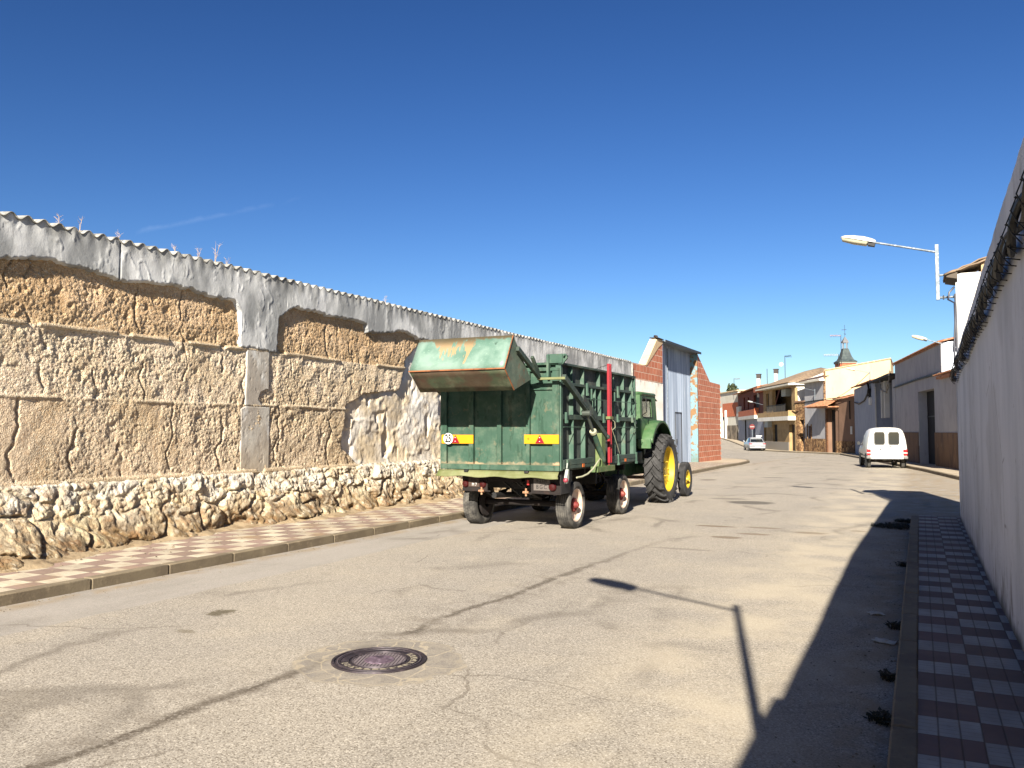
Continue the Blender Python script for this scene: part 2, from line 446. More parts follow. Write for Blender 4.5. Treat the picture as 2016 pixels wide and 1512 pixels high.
M_earth = M('earth', (182, 160, 126), .95, 0, [((120, 96, 66), 5, .45, .7, (1, 1, 1), .7), ((196, 176, 140), 30, .6, .75, (1, 1, 1), .5)], (30, .7, .02))
M_land = M('dry_land', (150, 128, 92), .95, 0, [((110, 104, 66), .02, .45, .6, (1, 1, 1), .8)])

ys = np.array(list(np.arange(-14, 40, 2.)) + list(np.arange(40, 180, 2.)))
b = MB(); xs = [-70, -40, -20, -12, -6, -2, 2, 8, 20, 45]
b.sheet(lambda i, j: (xs[i], ys[j], gz(ys[j])), len(xs)-1, len(ys)-1)
tag(b.build('road', M_asphalt, smooth=60, fix=False), 'worn pale asphalt street with seams, cracks and oil stains', 'road', kind='structure')
b = MB(); xs2 = [-1500, -300, -70, -20, 20, 45, 300, 1500]; ys2 = [-1500, -300, -40, 38, 60, 90, 96, 130, 250, 400, 1500]
b.sheet(lambda i, j: (xs2[i], ys2[j], gz(ys2[j]) - .12), len(xs2)-1, len(ys2)-1)
tag(b.build('ground', M_land, smooth=60, fix=False), 'bare dry land round the village', 'ground', kind='structure')

def resample(pts, step):
    out = [Vector(pts[0])]
    for a, c in zip(pts, pts[1:]):
        a, c = Vector(a), Vector(c); n = max(1, int((c-a).length/step))
        out += [a.lerp(c, i/n) for i in range(1, n+1)]
    return out
def strip(mb, line, o0, o1, z0, z1, joints=0):
    """solid band following a line in plan; o = offset to its left (+)"""
    ls = [Vector(p) for p in line]; ring = []
    for i, p in enumerate(ls):
        d = (ls[min(i+1, len(ls)-1)] - ls[max(i-1, 0)]).normalized(); nn = Vector((-d.y, d.x)); g = gz(p.y)
        a = p + nn*o0; c = p + nn*o1
        ring.append([(a.x, a.y, g+z0), (c.x, c.y, g+z0), (c.x, c.y, g+z1), (a.x, a.y, g+z1)])
    mb.loft(ring); return mb
def kerb_stones(name, line, o0, o1, h, label):
    """kerb of separate-looking stones: short lofts with dark 8 mm gaps, one object"""
    mb = MB(); pts = resample(line, .98)
    for a, c in zip(pts, pts[1:]):
        d = (c-a).normalized(); jj = random.uniform(-.004, .004)
        strip(mb, [a + d*.004, c - d*.006], o0+jj, o1, -.1, h + random.uniform(-.004, .004))
    return tag(mb.build(name, M_kerb, bevel=.012, smooth=30), label, 'kerb', kind='structure')
KL = [(-7.75, -12), (-7.75, 30), (-7.9, 42), (-8.2, 46), (-8.7, 48.4), (-9.6, 50.2), (-11.5, 52.2), (-18, 57), (-30, 64)]
kerb_stones('kerb', KL, .14, 0, .115, 'concrete kerb along the earthen wall side of the street')
mb = MB(); strip(mb, resample(KL[:3], 2), 3.6, .141, -.1, .107)
tag(mb.build('pavement', M_tileL), 'chequered cream and red paving below the earthen wall', 'pavement', kind='structure')
mb = MB(); strip(mb, resample(KL[2:], 1.2), 3.4, .141, -.1, .107)
tag(mb.build('pavement', M_tileF), 'pale pavement corner in front of the bare brick wall', 'pavement', kind='structure')
KR = [(-.17, 16.7), (-.17, -12)]
kerb_stones('kerb', KR, .125, 0, .125, 'concrete kerb in shade beside the white plastered wall')
mb = MB(); mb.box(-.044, 3.4, -12, 16.9, -.1, .118)
tag(mb.build('pavement', M_tileR), 'chequered white and red paving in shade below the plastered wall', 'pavement', kind='structure')
KF = [(3.3, 23.5), (1.13, 31.8), (-.21, 39.5), (-2.55, 54.0), (-5.9, 73.6), (-8.2, 78.3), (-10.85, 82.6), (-16.8, 95.2), (-23.6, 117.0), (-28.5, 131)]
KFr = KF[::-1]
kerb_stones('kerb', KFr, .14, 0, .115, 'low kerb in front of the row of houses across the side street')
mb = MB(); strip(mb, resample(KFr, 2), 2.6, .141, -.1, .107)
tag(mb.build('pavement', M_tileF), 'narrow sunlit pavement in front of the row of houses', 'pavement', kind='structure')

# ================================================================ the old earthen wall
def attr_mat(name, rough=.95, sp=(), bump=None, peb=None):
    t = NT(name); a = t.n('ShaderNodeAttribute'); a.attribute_name = 'Col'; c = a.outputs['Color']
    for (cc, sc, lo, hi, st, am) in sp:
        c = t.mix(t.ramp(t.noise(sc, 5, .65, st), lo, hi, 0, am), c, lin(cc))
    nr = None
    if peb:
        wv_ = t.n('ShaderNodeVectorMath'); wv_.operation = 'ADD'; nz_ = t.n('ShaderNodeTexNoise'); nz_.inputs['Scale'].default_value = 14; nz_.inputs['Detail'].default_value = 3
        t.l(t.co, nz_.inputs['Vector']); sc_ = t.n('ShaderNodeVectorMath'); sc_.operation = 'SCALE'; sc_.inputs['Scale'].default_value = .05; t.l(nz_.outputs['Color'], sc_.inputs[0]); t.l(t.co, wv_.inputs[0]); t.l(sc_.outputs[0], wv_.inputs[1])
        pv = t.voro(peb[0], src=wv_.outputs[0]); msk = t.ramp(t.noise(1.3, 3), .30, .48, .25, 1)
        hp = t.math('MULTIPLY', t.ramp(pv, .75, .1), msk); nr = t.bump(hp, peb[1], peb[2]); nr = t.bump(t.ramp(t.voro(peb[0]*2.3, src=wv_.outputs[0]), .7, .1), peb[1]*.8, peb[2]*.5, nr)
        pc = t.n('ShaderNodeSeparateColor'); t.l(t.voro(peb[0], src=wv_.outputs[0], out='Color'), pc.inputs[0])
        c = t.mix(t.math('MULTIPLY', t.ramp(pc.outputs[0], .6, .9), t.math('MULTIPLY', hp, .6)), c, lin((246, 234, 208))); c = t.mix(t.math('MULTIPLY', t.ramp(pc.outputs[1], .7, .95), .4), c, lin((164, 120, 78)))
    for bb in (bump or ()):
        nr = t.bump(t.noise(bb[0], 6, .7, bb[3] if len(bb) > 3 else (1, 1, 1)), bb[1], bb[2], nr)
    return t.set(c, rough, 0, nr, .2)
M_earthwall = attr_mat('rammed_earth', sp=[((245, 232, 205), 38, .56, .72, (1, 1, 1), .55), ((120, 84, 50), 22, .58, .76, (1, 1, .6), .5)], bump=[(60, .7, .010), (14, .5, .02)], peb=(40, .7, .013))
M_render = attr_mat('grey_cement_render', sp=[((240, 240, 236), 5, .52, .7, (1, 1, .3), .6), ((120, 118, 112), 9, .58, .75, (1, 1, .25), .5)], bump=[(5, .45, .02, (1, 1, .7)), (16, .35, .008), (70, .3, .004)])
M_plaster = attr_mat('whitish_rough_plaster', sp=[((196, 172, 136), 3, .5, .72, (1, 1, 1), .7), ((244, 238, 226), 9, .52, .7, (1, 1, 1), .6)], bump=[(9, .6, .02), (40, .5, .008)])
M_rubble = attr_mat('rubble_stone', sp=[((236, 222, 190), 11, .52, .7, (1, 1, 1), .55), ((112, 84, 52), 16, .56, .74, (1, 1, 1), .6)], bump=[(30, .9, .016), (8, .6, .035), (70, .6, .008)], peb=(13, .4, .025))

def axis_y(lo, hi):
    a = [];
    y = lo
    while y < hi:
        a.append(y); y += .055 if y < 5 else (.0165 if y < 12 else (.022 if y < 17.5 else .05))
    return np.array(a + [hi])
YW = axis_y(-7, 31.1); wall = thing('earthen_wall', (-10.3, 12, 0), 'long old rammed earth wall with crumbling panels, grey cement top and rubble stone foot', 'wall')
def c3(*c): return np.array(lin(c))
def mixc(f, a, b): return a * (1 - f[..., None]) + b * f[..., None]
def ybound(z): return np.interp(z, [.8, 1.33, 2.11, 2.38, 2.5, 3.19, 4.0], [13.95, 13.14, 13.26, 13.85, 15.15, 15.4, 16.6])
# rammed earth panels
Z = np.arange(.90, 4.0, .0185); YY, ZZ = np.meshgrid(YW[YW < 18.2], Z, indexing='ij'); y1 = YW[YW < 18.2]
row = np.where(ZZ > 2.99, 2, np.where(ZZ > 2.07, 1, 0))
big = fbm(YY*1.1, ZZ*1.1, 4, 1); med = fbm(YY*6, ZZ*5, 4, 2); peb, p2, pr1, _ = vor(YY*24, ZZ*24, 3); fine = fbm(YY*30, ZZ*22, 3, 4)
X = -10.0 + .025*(big-.5) + .022*(med-.5)
rough = np.clip(sst(.36, .55, fbm(YY*.9+3, ZZ*1.2, 4, 6)) + (row == 2)*1. + (row == 1)*.6 - (row == 0)*.2*(YY < 8.8) + (row == 0)*.6*(YY > 8.8), 0, 1)
X += rough*(.020*(.55-peb)*(.5+pr1) + .020*(med-.5)) + .008*(fine-.5)
X -= (row == 2)*(.022 + .030*sst(3.25, 3.7, ZZ)*(.4+med)) + (row == 1)*.010
pit = sst(.66, .78, fbm(YY*9, ZZ*7, 3, 8)); X -= .014*pit*(.3+rough)
crk = np.zeros_like(X)
for r, zlo, zhi, sd, per in ((0, .9, 2.07, 21, .80), (1, 2.07, 2.99, 22, .80), (2, 2.99, 4, 23, 1.1)):
    yy = YY + .22*(fbm(ZZ*3.0, ZZ*0+sd, 3, sd)-.5) + .07*(fbm(ZZ*11, YY*2, 2, sd+2)-.5)
    k = np.floor(yy/per); d = 9
    for dk in (-1, 0, 1):
        cy = (k+dk+.5+.8*(_h(k+dk, k*0, sd)-.5))*per; st = _h(k+dk, k*0+3, sd)
        ztop = zlo + (zhi-zlo)*(.35+.8*_h(k+dk, k*0+7, sd)); inv = _h(k+dk, k*0+5, sd) > .5
        act = np.where(inv, ZZ < ztop, ZZ > zlo+zhi-ztop)
        d = np.minimum(d, np.where(act, np.abs(yy-cy)/(.25+.9*st), 9))
    crk = np.maximum(crk, np.where(row == r, sst(.030, .004, d)*sst(.36, .5, fbm(YY*3+r, ZZ*4, 3, sd+4)), 0))
X -= .034*crk
for zj, wj in ((2.99, .042), (2.065, .034), (.955, .075)):
    zz = ZZ + .012*(fbm(YY*1.5, YY*0, 3, 31)-.5) + (0.0 if zj > 1 else 0)
    m = sst(wj*.5+.006, wj*.5-.004, np.abs(zz-zj)) * sst(.30, .36, fbm(YY*2.2, ZZ*4, 3, int(zj*10)))
    X = X*(1-m) + m*(-9.978 if zj > 1 else -9.955) + m*.004*(fine-.5)
    if zj == 2.99: jm = m
    elif zj < 1: bm_ = m; 
    else: jm2 = m
bd = YY - ybound(ZZ) - .12*(fbm(ZZ*5, YY*3, 3, 40)-.5)
keep = bd < 0; X = X - .16*sst(-.05, 0, bd)
lo = ZZ < .92; X = X - .10*sst(.93, .90, ZZ)
base = np.where((row == 2)[..., None], c3(226, 194, 156), np.where((row == 1)[..., None], c3(252, 230, 200), c3(238, 214, 182)))
c = mixc(sst(.35, .7, fbm(YY*1.7, ZZ*2, 4, 50)), base, base*np.array([.80, .76, .68]))
c = mixc(rough*sst(.3, .7, pr1)*.5*(row != 2), c, c3(232, 216, 182)); c = mixc(rough*sst(.5, .9, pr1)*.35*(row == 2), c, c3(222, 188, 140))
c = mixc(sst(3.35, 3.08, ZZ)*(row == 2)*.55, c, c3(212, 182, 140))
c = mixc(np.maximum(jm, jm2)*.7, c, c3(206, 190, 162)); c = mixc(bm_*.8, c, c3(208, 186, 152))
c = mixc(sst(.55, .8, fbm(YY*.8, ZZ*3, 3, 52))*.5*(row == 0), c, c3(196, 178, 152))
c = mixc(crk*.25, c, c3(150, 118, 84))
grid_mesh('earth_panel', y1, Z, X, keep, np.clip(c, 0, 1), M_earthwall, wall)
# backing core, so that nothing is hollow
mb = MB(); mb.box(-10.75, -10.20, -7, 31.12, -.05, 4.28); mb.build('wall_core', M('core_earth', (170, 136, 96), .95), wall)
# rough whitish plaster repair beyond the crumbled edge
m_ = (YW > 12.5); y2 = YW[m_]; Z2 = np.arange(.55, 4.0, .024); YY, ZZ = np.meshgrid(y2, Z2, indexing='ij')
X = -10.065 + .08*(fbm(YY*.9, ZZ*.9, 3, 60)-.5) + .026*(fbm(YY*4+ZZ*2, ZZ*3, 4, 61)-.5) + .014*(fbm(YY*14, ZZ*12, 3, 62)-.5)
rdg = 1-np.abs(fbm(YY*2.2+ZZ*1.2, ZZ*2.6-YY*.6, 3, 63)-.5)*9; X += .018*np.clip(rdg, 0, 1)
X += .10*sst(1.1, .6, ZZ)
X -= .05*sst(.62, .74, fbm(YY*3.0, ZZ*1.6, 3, 66))
c = mixc(sst(.4, .62, fbm(YY*1.2, ZZ*1.4, 4, 64)), c3(250, 242, 228), c3(248, 228, 194)); c = mixc(sst(.55, .7, fbm(YY*2.4, ZZ*2.4, 3, 65))*.5, c, c3(236, 232, 224))
grid_mesh('plaster_patch', y2, Z2, X, (YY > ybound(ZZ)-.20) & (ZZ < np.where(YY > 16.4, 4.0, 3.62)), c, M_plaster, wall)
# concrete pillar with a broken bite
py = np.arange(10.36, 11.13, .012); pz = np.arange(.93, 3.12, .014); YY, ZZ = np.meshgrid(py, pz, indexing='ij')
lft = np.interp(ZZ, [.9, 2.0, 2.04, 3.1], [10.40, 10.40, 10.50, 10.52]) + .012*(fbm(ZZ*6, ZZ*0, 3, 70)-.5)
rgt = np.interp(ZZ, [.9, 2.03, 2.08, 3.1], [11.10, 11.10, 11.07, 11.08]) + .012*(fbm(ZZ*6, ZZ*0, 3, 71)-.5)
bite = ((YY-11.06)/.24)**2 + ((ZZ-2.19)/.15)**2 + .9*(fbm(YY*9, ZZ*9, 3, 72)-.5)
edge = np.minimum(YY-lft, rgt-YY)
X = -9.982 + .006*(fbm(YY*6, ZZ*6, 4, 73)-.5) - .09*sst(.014, 0, edge) - .12*sst(1.0, .93, bite) - .004*sst(.7, .8, fbm(YY*16, ZZ*16, 2, 74)) - .02*(np.abs(ZZ-2.05) < .008)
c = mixc(sst(.3, .7, fbm(YY*3, ZZ*2, 4, 75)), c3(204, 198, 186), c3(182, 172, 158)); c = mixc(sst(1.6, 1.0, ZZ)*.4, c, c3(200, 178, 146))
c = mixc(sst(1.0, .9, bite), c, c3(126, 116, 104))  # hollow of the bite painted darker to deepen its shade
grid_mesh('pillar', py, pz, X, edge > -.012, c, M_render, wall)
# grey cement render band under the corrugated cap
by = YW; bz = np.arange(2.86, 4.335, .0195); YY, ZZ = np.meshgrid(by, bz, indexing='ij')
e = np.interp(YY, [-7, 6.36, 7.0, 8.0, 8.93, 10.22, 10.34, 10.36, 11.22, 11.28, 11.7, 13.83, 13.87, 14.66, 15.14, 15.85, 17, 20, 31.4],
              [3.85, 3.72, 3.85, 3.74, 3.80, 3.74, 3.60, 3.00, 2.98, 3.62, 3.84, 3.78, 3.60, 3.67, 3.78, 3.68, 3.62, 3.30, 3.25])
e = e + .06*(fbm(YY*2.6, YY*0, 4, 80)-.5) + .07*(fbm(YY*12, YY*0, 4, 81)-.5)
side = np.where(ZZ < 3.6, np.minimum(YY-10.33-.03*(fbm(ZZ*5, ZZ*0, 3, 82)-.5), 11.26-YY+.05*(fbm(ZZ*4, ZZ*0, 3, 83)-.5)), 9)
dd = np.minimum(ZZ-e, np.where(YY < 17, side, 9))
trw = fbm(YY*2.2, ZZ*.9, 4, 84)
X = -9.962 + .026*(fbm(YY*1.3, ZZ*1.2, 2, 85)-.5) + .010*(trw-.5) + .006*np.cos(YY*2*math.pi/.215)*sst(4.0, 4.3, ZZ)
gate_ = sst(.5, .62, fbm(YY*2.1, ZZ*2.6, 3, 286))
rg = 1-np.abs(fbm(YY*4.3+1.2*ZZ, ZZ*2.3, 3, 86)-.5)*22; X += .009*np.clip(rg, 0, 1)*gate_
rg = 1-np.abs(fbm(YY*9+ZZ, ZZ*3.2, 3, 87)-.5)*26; X += .007*np.clip(rg, 0, 1)*(1-gate_)*sst(.45, .6, fbm(YY*5, ZZ*4, 2, 287))
swirl = np.hypot(YY-11.15, (ZZ-3.25)*.7); X += .0026*np.sin(swirl*34+9*trw)*sst(.55, .2, swirl)
crk = sst(.010, .003, np.abs(YY-8.03-.03*(fbm(ZZ*4, ZZ*0, 3, 88)-.5)))*sst(3.6, 3.7, ZZ); X -= .03*crk
X -= .12*sst(.022, 0, dd)
c = mixc(sst(.38, .60, fbm(YY*1.6, ZZ*1.1, 4, 89)), c3(230, 230, 228), c3(164, 165, 164)); c = mixc(sst(.52, .62, fbm(YY*7, ZZ*2.2, 4, 189))*.45, c, c3(150, 151, 149)); c = mixc(sst(.5, .7, fbm(YY*4, ZZ*1.3, 4, 90))*.5, c, c3(238, 238, 234))
c = mixc(sst(4.12, 4.3, ZZ + .2*(fbm(YY*5, YY*0, 3, 91)-.5))*.5, c, c3(140, 138, 130)); c = mixc(sst(.55, .7, fbm(YY*9, ZZ*.7, 3, 92))*.4*sst(3.9, 4.3, ZZ), c, c3(120, 118, 112)); c = mixc(crk*.8, c, c3(90, 84, 76))
Zt = 4.300 + .034*np.cos(by*2*math.pi/.215) - .02*fbm(by*.3, by*0, 2, 93)
Pb = np.stack([X, YY, np.minimum(ZZ, Zt[:, None])], -1)
grid_mesh('cement_render', by, bz, X, dd > -.02, c, M_render, wall, P=Pb)
# corrugated fibre-cement cap
t = NT('fibre_cement'); cc = t.mix(t.ramp(t.noise(5, 5), .4, .65), lin((176, 174, 168)), lin((128, 126, 118)))
cc = t.mix(t.ramp(t.noise(14, 5), .5, .7, 0, .7), cc, lin((206, 202, 190))); cc = t.mix(t.ramp(t.noise(9, 5), .58, .72, 0, .7), cc, lin((82, 78, 68)))
M_fibre = t.set(cc, .95, 0, t.bump(t.noise(50, 4), .4, .004), .2)
ny = 1730; ycap = np.linspace(-7, 31.12, ny); xc = np.array([-9.952, -9.99, -10.3, -10.78])
YY, XX = np.meshgrid(ycap, xc, indexing='ij')
ragged = .018*(fbm(ycap*1.1, ycap*0, 3, 95)-.5) + .02*(_h(np.floor(ycap/.9), ycap*0, 3)-.5)
wv = .034*np.cos(YY*2*math.pi/.215)
XX = XX + (np.arange(4) == 0)[None, :]*ragged[:, None]
ZZ = 4.312 + wv + (XX+10)*(-.10) - .02*fbm(YY*.3, YY*0, 2, 93) + .012*(_h(np.floor(YY/.9), YY*0, 5)-.5)
o = grid_mesh('corrugated_cap', ycap, xc, XX, None, None, M_fibre, wall, P=np.stack([XX, YY, ZZ], -1))
md = o.modifiers.new('solid', 'SOLIDIFY'); md.thickness = .010; md.offset = 0
# rubble stone foot
zs = np.arange(.06, 1.0, .0165); YY, ZZ = np.meshgrid(YW, zs, indexing='ij')
wy = YY + .26*(fbm(YY*2.6, ZZ*2.6, 4, 100)-.5); wz = ZZ + .24*(fbm(YY*2.6, ZZ*2.6, 4, 101)-.5)
f1, f2, r1, r2 = vor(wy*2.4, wz*3.4, 102, .95); s1, s2, q1, _ = vor(wy*7, wz*9, 103, .95)
pb = np.interp(YY, [-7, 4, 6.1, 7.4, 9.0, 10, 11.6, 13, 16, 20, 31], [.75, .85, .95, .50, .34, .24, .46, .36, .40, .35, .3])
slope = np.interp(ZZ, [.06, .13, .35, .6, .97], [1.0, .96, .55, .26, .03])
gap = sst(0, .22, f2-f1); dome = np.sqrt(np.clip(1-(f1/.72)**2, 0, 1))
g1, g2, gr, _ = vor(wy*1.5+7, wz*2.3, 302, .95); big_ = sst(.45, .55, fbm(YY*.8, ZZ*1.2, 2, 303)); gapb = sst(0, .14, g2-g1); domb = np.sqrt(np.clip(1-(g1/.8)**2, 0, 1))
fc1, _, fr1, _ = vor(wy*5.5+3*r1, wz*6.5, 304, .9); facet = .034*(fr1-.5)*sst(.0, .3, f2-f1)
rock = gap*(.01+.085*dome*(.1+1.2*r1)) - .012*(1-gap); rockb = gapb*(.02+.12*domb*(.2+gr)) - .014*(1-gapb)
X = -9.97 + pb*slope + (rock*(1-big_)+rockb*big_ + facet)*np.interp(ZZ, [.06, .5, .86, .97], [.95, .62, .42, .15])
X += .036*(fbm(YY*8, ZZ*8, 5, 105, .6)-.5) + .018*(fbm(YY*24, ZZ*24, 2, 115)-.5) + sst(.05, .2, s2-s1)*.014*(ZZ > .55) + .05*(fbm(YY*2.0, ZZ*2.4, 3, 104)-.5)
fac_ = .030*(np.abs(fbm(wy*5, wz*5, 2, 106)-.5)*4-.5); X += fac_*gap
X -= .12*sst(.55, .75, fbm(YY*1.8, ZZ*2.5, 3, 107))*sst(.5, .1, ZZ)
X -= .05*sst(.93, .98, ZZ)
c = mixc(sst(.25, .75, r2), c3(244, 230, 202), c3(226, 204, 166)); c = mixc(sst(.55, .80, ZZ+.3*(r1-.5))*.8, c, c3(230, 222, 206))
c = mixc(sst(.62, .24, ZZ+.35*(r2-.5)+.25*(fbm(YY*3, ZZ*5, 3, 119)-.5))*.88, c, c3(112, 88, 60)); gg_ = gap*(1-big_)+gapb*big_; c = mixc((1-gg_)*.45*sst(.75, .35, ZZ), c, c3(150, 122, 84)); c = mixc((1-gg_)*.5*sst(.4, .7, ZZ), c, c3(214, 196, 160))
c = mixc(sst(.52, .7, fbm(YY*5, ZZ*5, 4, 108))*.5, c, c3(150, 120, 78)); c = mixc(sst(.6, .75, fbm(YY*2, ZZ*2, 3, 109))*.5, c, c3(230, 212, 170))
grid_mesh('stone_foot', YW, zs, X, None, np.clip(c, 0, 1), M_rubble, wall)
mb = MB(); mb.box(-10.75, -9.9, 31.09, 31.13, 0, 4.27); mb.build('wall_end', M_fibre, wall)
# drift of soil lying along the foot of the wall
def drift():
    yy = axis_y(-7, 31)[::2]; n = 12
    X = np.zeros((len(yy), n+1)); Zz = X.copy(); Yg = np.broadcast_to(yy[:, None], X.shape)
    x0 = -9.97 + np.interp(yy, [-7, 4, 6.1, 7.4, 9.0, 10, 11.6, 13, 16, 20, 31], [.75, .85, .95, .50, .34, .24, .46, .36, .40, .35, .3]) - .12
    w = .20 + .22*fbm(yy*.9, yy*0, 4, 110) + .25*(fbm(yy*4, yy*0, 3, 111)-.5)
    for k in range(n+1):
        f = k/n; X[:, k] = x0 + w*f*1.0; Zz[:, k] = .10 + .075*(1-f)**1.3 + .02*(fbm(yy*7, yy*0+f*4, 3, 112)-.5)*(1-f) + .004 - .012*(f > .99)
    return grid_mesh('soil', yy, np.arange(n+1), X, None, None, M_earth, None, P=np.stack([X, Yg, Zz], -1))
tag(drift(), 'drift of pale soil along the foot of the earthen wall', 'soil', kind='stuff')

# dry weeds on the cap
M_weed = M('dry_weed', (206, 180, 150), .9)
def dry_weed(x, y, z, h, label, n=7, mat=None, grp='dry weeds growing on top of the earthen wall', nm='dry_weed', cat='weed'):
    mb = MB(); rr = random.Random(int(y*100))
    for i in range(n):
        a = rr.uniform(0, 6.28); l = h*rr.uniform(.45, 1); sp = rr.uniform(.05, .35)
        pts = [(x, y, z), (x+math.cos(a)*sp*l*.4, y+math.sin(a)*sp*l*.4, z+l*.5), (x+math.cos(a)*sp*l, y+math.sin(a)*sp*l, z+l)]
        mb.tube(pts, [.0035, .0025, .0012], 4)
        for j in range(5):
            f = rr.uniform(.35, .95); p = Vector(pts[1]).lerp(Vector(pts[2]), f*.9) if f > .5 else Vector(pts[0]).lerp(Vector(pts[1]), f*1.9)
            b_ = rr.uniform(0, 6.28); mb.tube([p, p+Vector((math.cos(b_)*.05, math.sin(b_)*.05, .05))*rr.uniform(.5, 1.2)], .0012, 3)
    return tag(mb.build(nm, mat or M_weed, smooth=0), label, cat, grp)
for (y, h, lb) in ((7.15, .20, 'thin dry weed tuft on the wall cap near the left edge'), (7.45, .22, 'second thin dry weed tuft from the left on the wall cap'),
                   (8.05, .13, 'tiny dry weed above the crack in the cement band'), (9.05, .16, 'small reddish dry weed on the wall cap left of the tallest one'),
                   (9.5, .22, 'dry weed stalk right beside the tallest weed'), (9.85, .36, 'tallest dry weed standing on the wall cap'),
                   (10.1, .14, 'short dry weed just right of the tallest one'), (14.6, .18, 'lone dry weed on the cap beyond the pillar')):
    dry_weed(-10.05, y, 4.30, h, lb, 3 if h < .3 else 5)

# ================================================================ white plastered wall on the near right
t = NT('white_plaster'); x, y, z = t.sep()
c = t.mix(t.ramp(t.noise(1.2, 5, .6, (1, 1, .35)), .35, .68), lin((243, 245, 250)), lin((218, 222, 228)))
c = t.mix(t.ramp(t.noise(3.0, 6, .65, (1, 1, .3)), .56, .76, 0, .4), c, lin((160, 158, 152)))
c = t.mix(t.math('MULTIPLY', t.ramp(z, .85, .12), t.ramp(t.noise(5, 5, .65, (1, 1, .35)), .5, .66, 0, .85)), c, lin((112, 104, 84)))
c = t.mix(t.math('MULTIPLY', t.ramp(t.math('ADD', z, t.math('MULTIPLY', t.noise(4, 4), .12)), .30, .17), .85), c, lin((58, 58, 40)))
c = t.mix(t.math('MULTIPLY', t.ramp(z, 2.3, 3.3), t.ramp(t.noise(4, 6, .7, (1, 1, .35)), .5, .68, 0, .5)), c, lin((140, 136, 128)))
c = t.mix(t.ramp(t.noise(22, 4, .6, (1, 1, .4)), .66, .72, 0, .7), c, lin((132, 126, 116)))
c = t.mix(t.ramp(t.noise(.55, 4, .6), .52, .60, 0, .35), c, lin((196, 196, 198)))
c = t.mix(t.ramp(t.noise(2.6, 6, .75, (1, 1, .12)), .60, .70, 0, .4), c, lin((150, 146, 140)))
ck_ = t.voro(.38, 'DISTANCE_TO_EDGE', src=t.mapv((1, 1, 1.3)))
c = t.mix(t.math('MULTIPLY', t.ramp(ck_, .006, .001), t.ramp(t.noise(1.1, 3), .5, .6, 0, .6)), c, lin((110, 106, 100)))
M_wplaster = t.set(c, .92, 0, t.bump(t.noise(3, 4), .6, .02, t.bump(t.noise(60, 4), .35, .006)), .25)
wr = thing('plastered_wall', (.8, 5, 0), 'tall white plastered wall in shade along the near right pavement', 'wall')
yr = np.concatenate([np.arange(-9, 3, .25), np.arange(3, 16.2, .06), [16.22]]); zr = np.arange(0, 1.0001, .025)
def topz(y): return np.interp(y, [-9, -.95, -.80, 2.0, 5.7, 16.22], [3.40, 3.37, 3.26, 3.30, 3.38, 2.95])
YY, FF = np.meshgrid(yr, zr, indexing='ij'); ZZ = .05 + FF*(topz(YY)-.05 + .012*(fbm(YY*5, YY*0, 3, 120)-.5))
X = .60 - .022*(fbm(YY*.8, ZZ*.9, 4, 121)-.5) - .006*(fbm(YY*6, ZZ*4, 3, 122)-.5)
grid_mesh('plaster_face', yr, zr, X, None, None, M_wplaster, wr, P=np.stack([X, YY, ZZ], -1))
mb = MB()
for a, c_ in zip(list(np.arange(-9, 16, 1.05)), list(np.arange(-9, 16, 1.05))[1:] + [16.22]):
    za, zc = float(topz(a))-.004, float(topz(c_))-.004
    mb.add([(.615,a,0),(.98,a,0),(.98,c_,0),(.615,c_,0),(.615,a,za),(.98,a,za),(.98,c_,zc),(.615,c_,zc)], [(0,3,2,1),(4,5,6,7),(1,2,6,5)])
mb.add([(.59,16.221,0),(.98,16.221,0),(.98,16.221,2.945),(.59,16.221,2.945)], [(0,1,2,3)])
mb.build('wall_core', M_wplaster, wr, fix=False, smooth=0)
# ================================================================ paint and metal
def paint(name, base, faded, rust=(120, 70, 40), rust_amt=.5, rough=.5, streak=(60, 96, 74), st_am=.5, stain=None, wet=0, low=None):
    t = NT(name)
    c = t.mix(t.ramp(t.noise(1.6, 5, .6), .35, .7), lin(base), lin(faded))
    c = t.mix(t.ramp(t.noise(7, 5, .65, (1, 1, .16)), .5, .72, 0, st_am), c, lin(streak))
    c = t.mix(t.ramp(t.noise(30, 5, .7), .60, .76, 0, .45), c, lin(faded))
    if wet: c = t.mix(t.ramp(t.noise(9, 4, .6, (1, 1, .22)), .575, .60, 0, wet), c, lin((26, 62, 44)))
    c = t.mix(t.ramp(t.noise(5.5, 6, .7), .60, .68, 0, rust_amt), c, lin(rust))
    c = t.mix(t.ramp(t.noise(46, 3, .6), .70, .74, 0, rust_amt), c, lin(tuple(k*.6 for k in rust)))
    if low:
        z_ = t.sep()[2]; q_ = t.math('MULTIPLY_ADD', t.noise(9, 5, .7, (1, 1, .6)), .16, -.072)
        c = t.mix(t.math('MULTIPLY', t.ramp(t.math('SUBTRACT', z_, q_), low+.035, low), t.math('MULTIPLY', t.ramp(z_, low-.012, low-.004), t.ramp(t.noise(1.7, 4), .42, .58, .15, .8))), c, lin((190, 158, 122)))
    c = t.mix(t.ramp(t.noise(3.2, 5, .7), .45, .75, 0, .3), c, lin((150, 148, 124)))
    if stain: c = t.mix(t.ramp(t.noise(stain[0], 5, .6, stain[1]), stain[2], stain[3], 0, stain[4]), c, lin(stain[5]))
    return t.set(c, t.ramp(t.noise(8, 4), .3, .7, rough, rough+.25), 0, t.bump(t.noise(2.5, 3), .5, .018, t.bump(t.noise(60, 4), .15, .003)), .4)
G_rear = paint('green_paint_tailgate', (46, 78, 61), (59, 93, 75), (140, 116, 84), .3, .6, (38, 68, 54), .6, wet=.75, low=1.092)
G_side = paint('green_paint_weathered', (60, 70, 66), (72, 82, 78), (96, 76, 58), .25, .7, (40, 48, 46), .5)
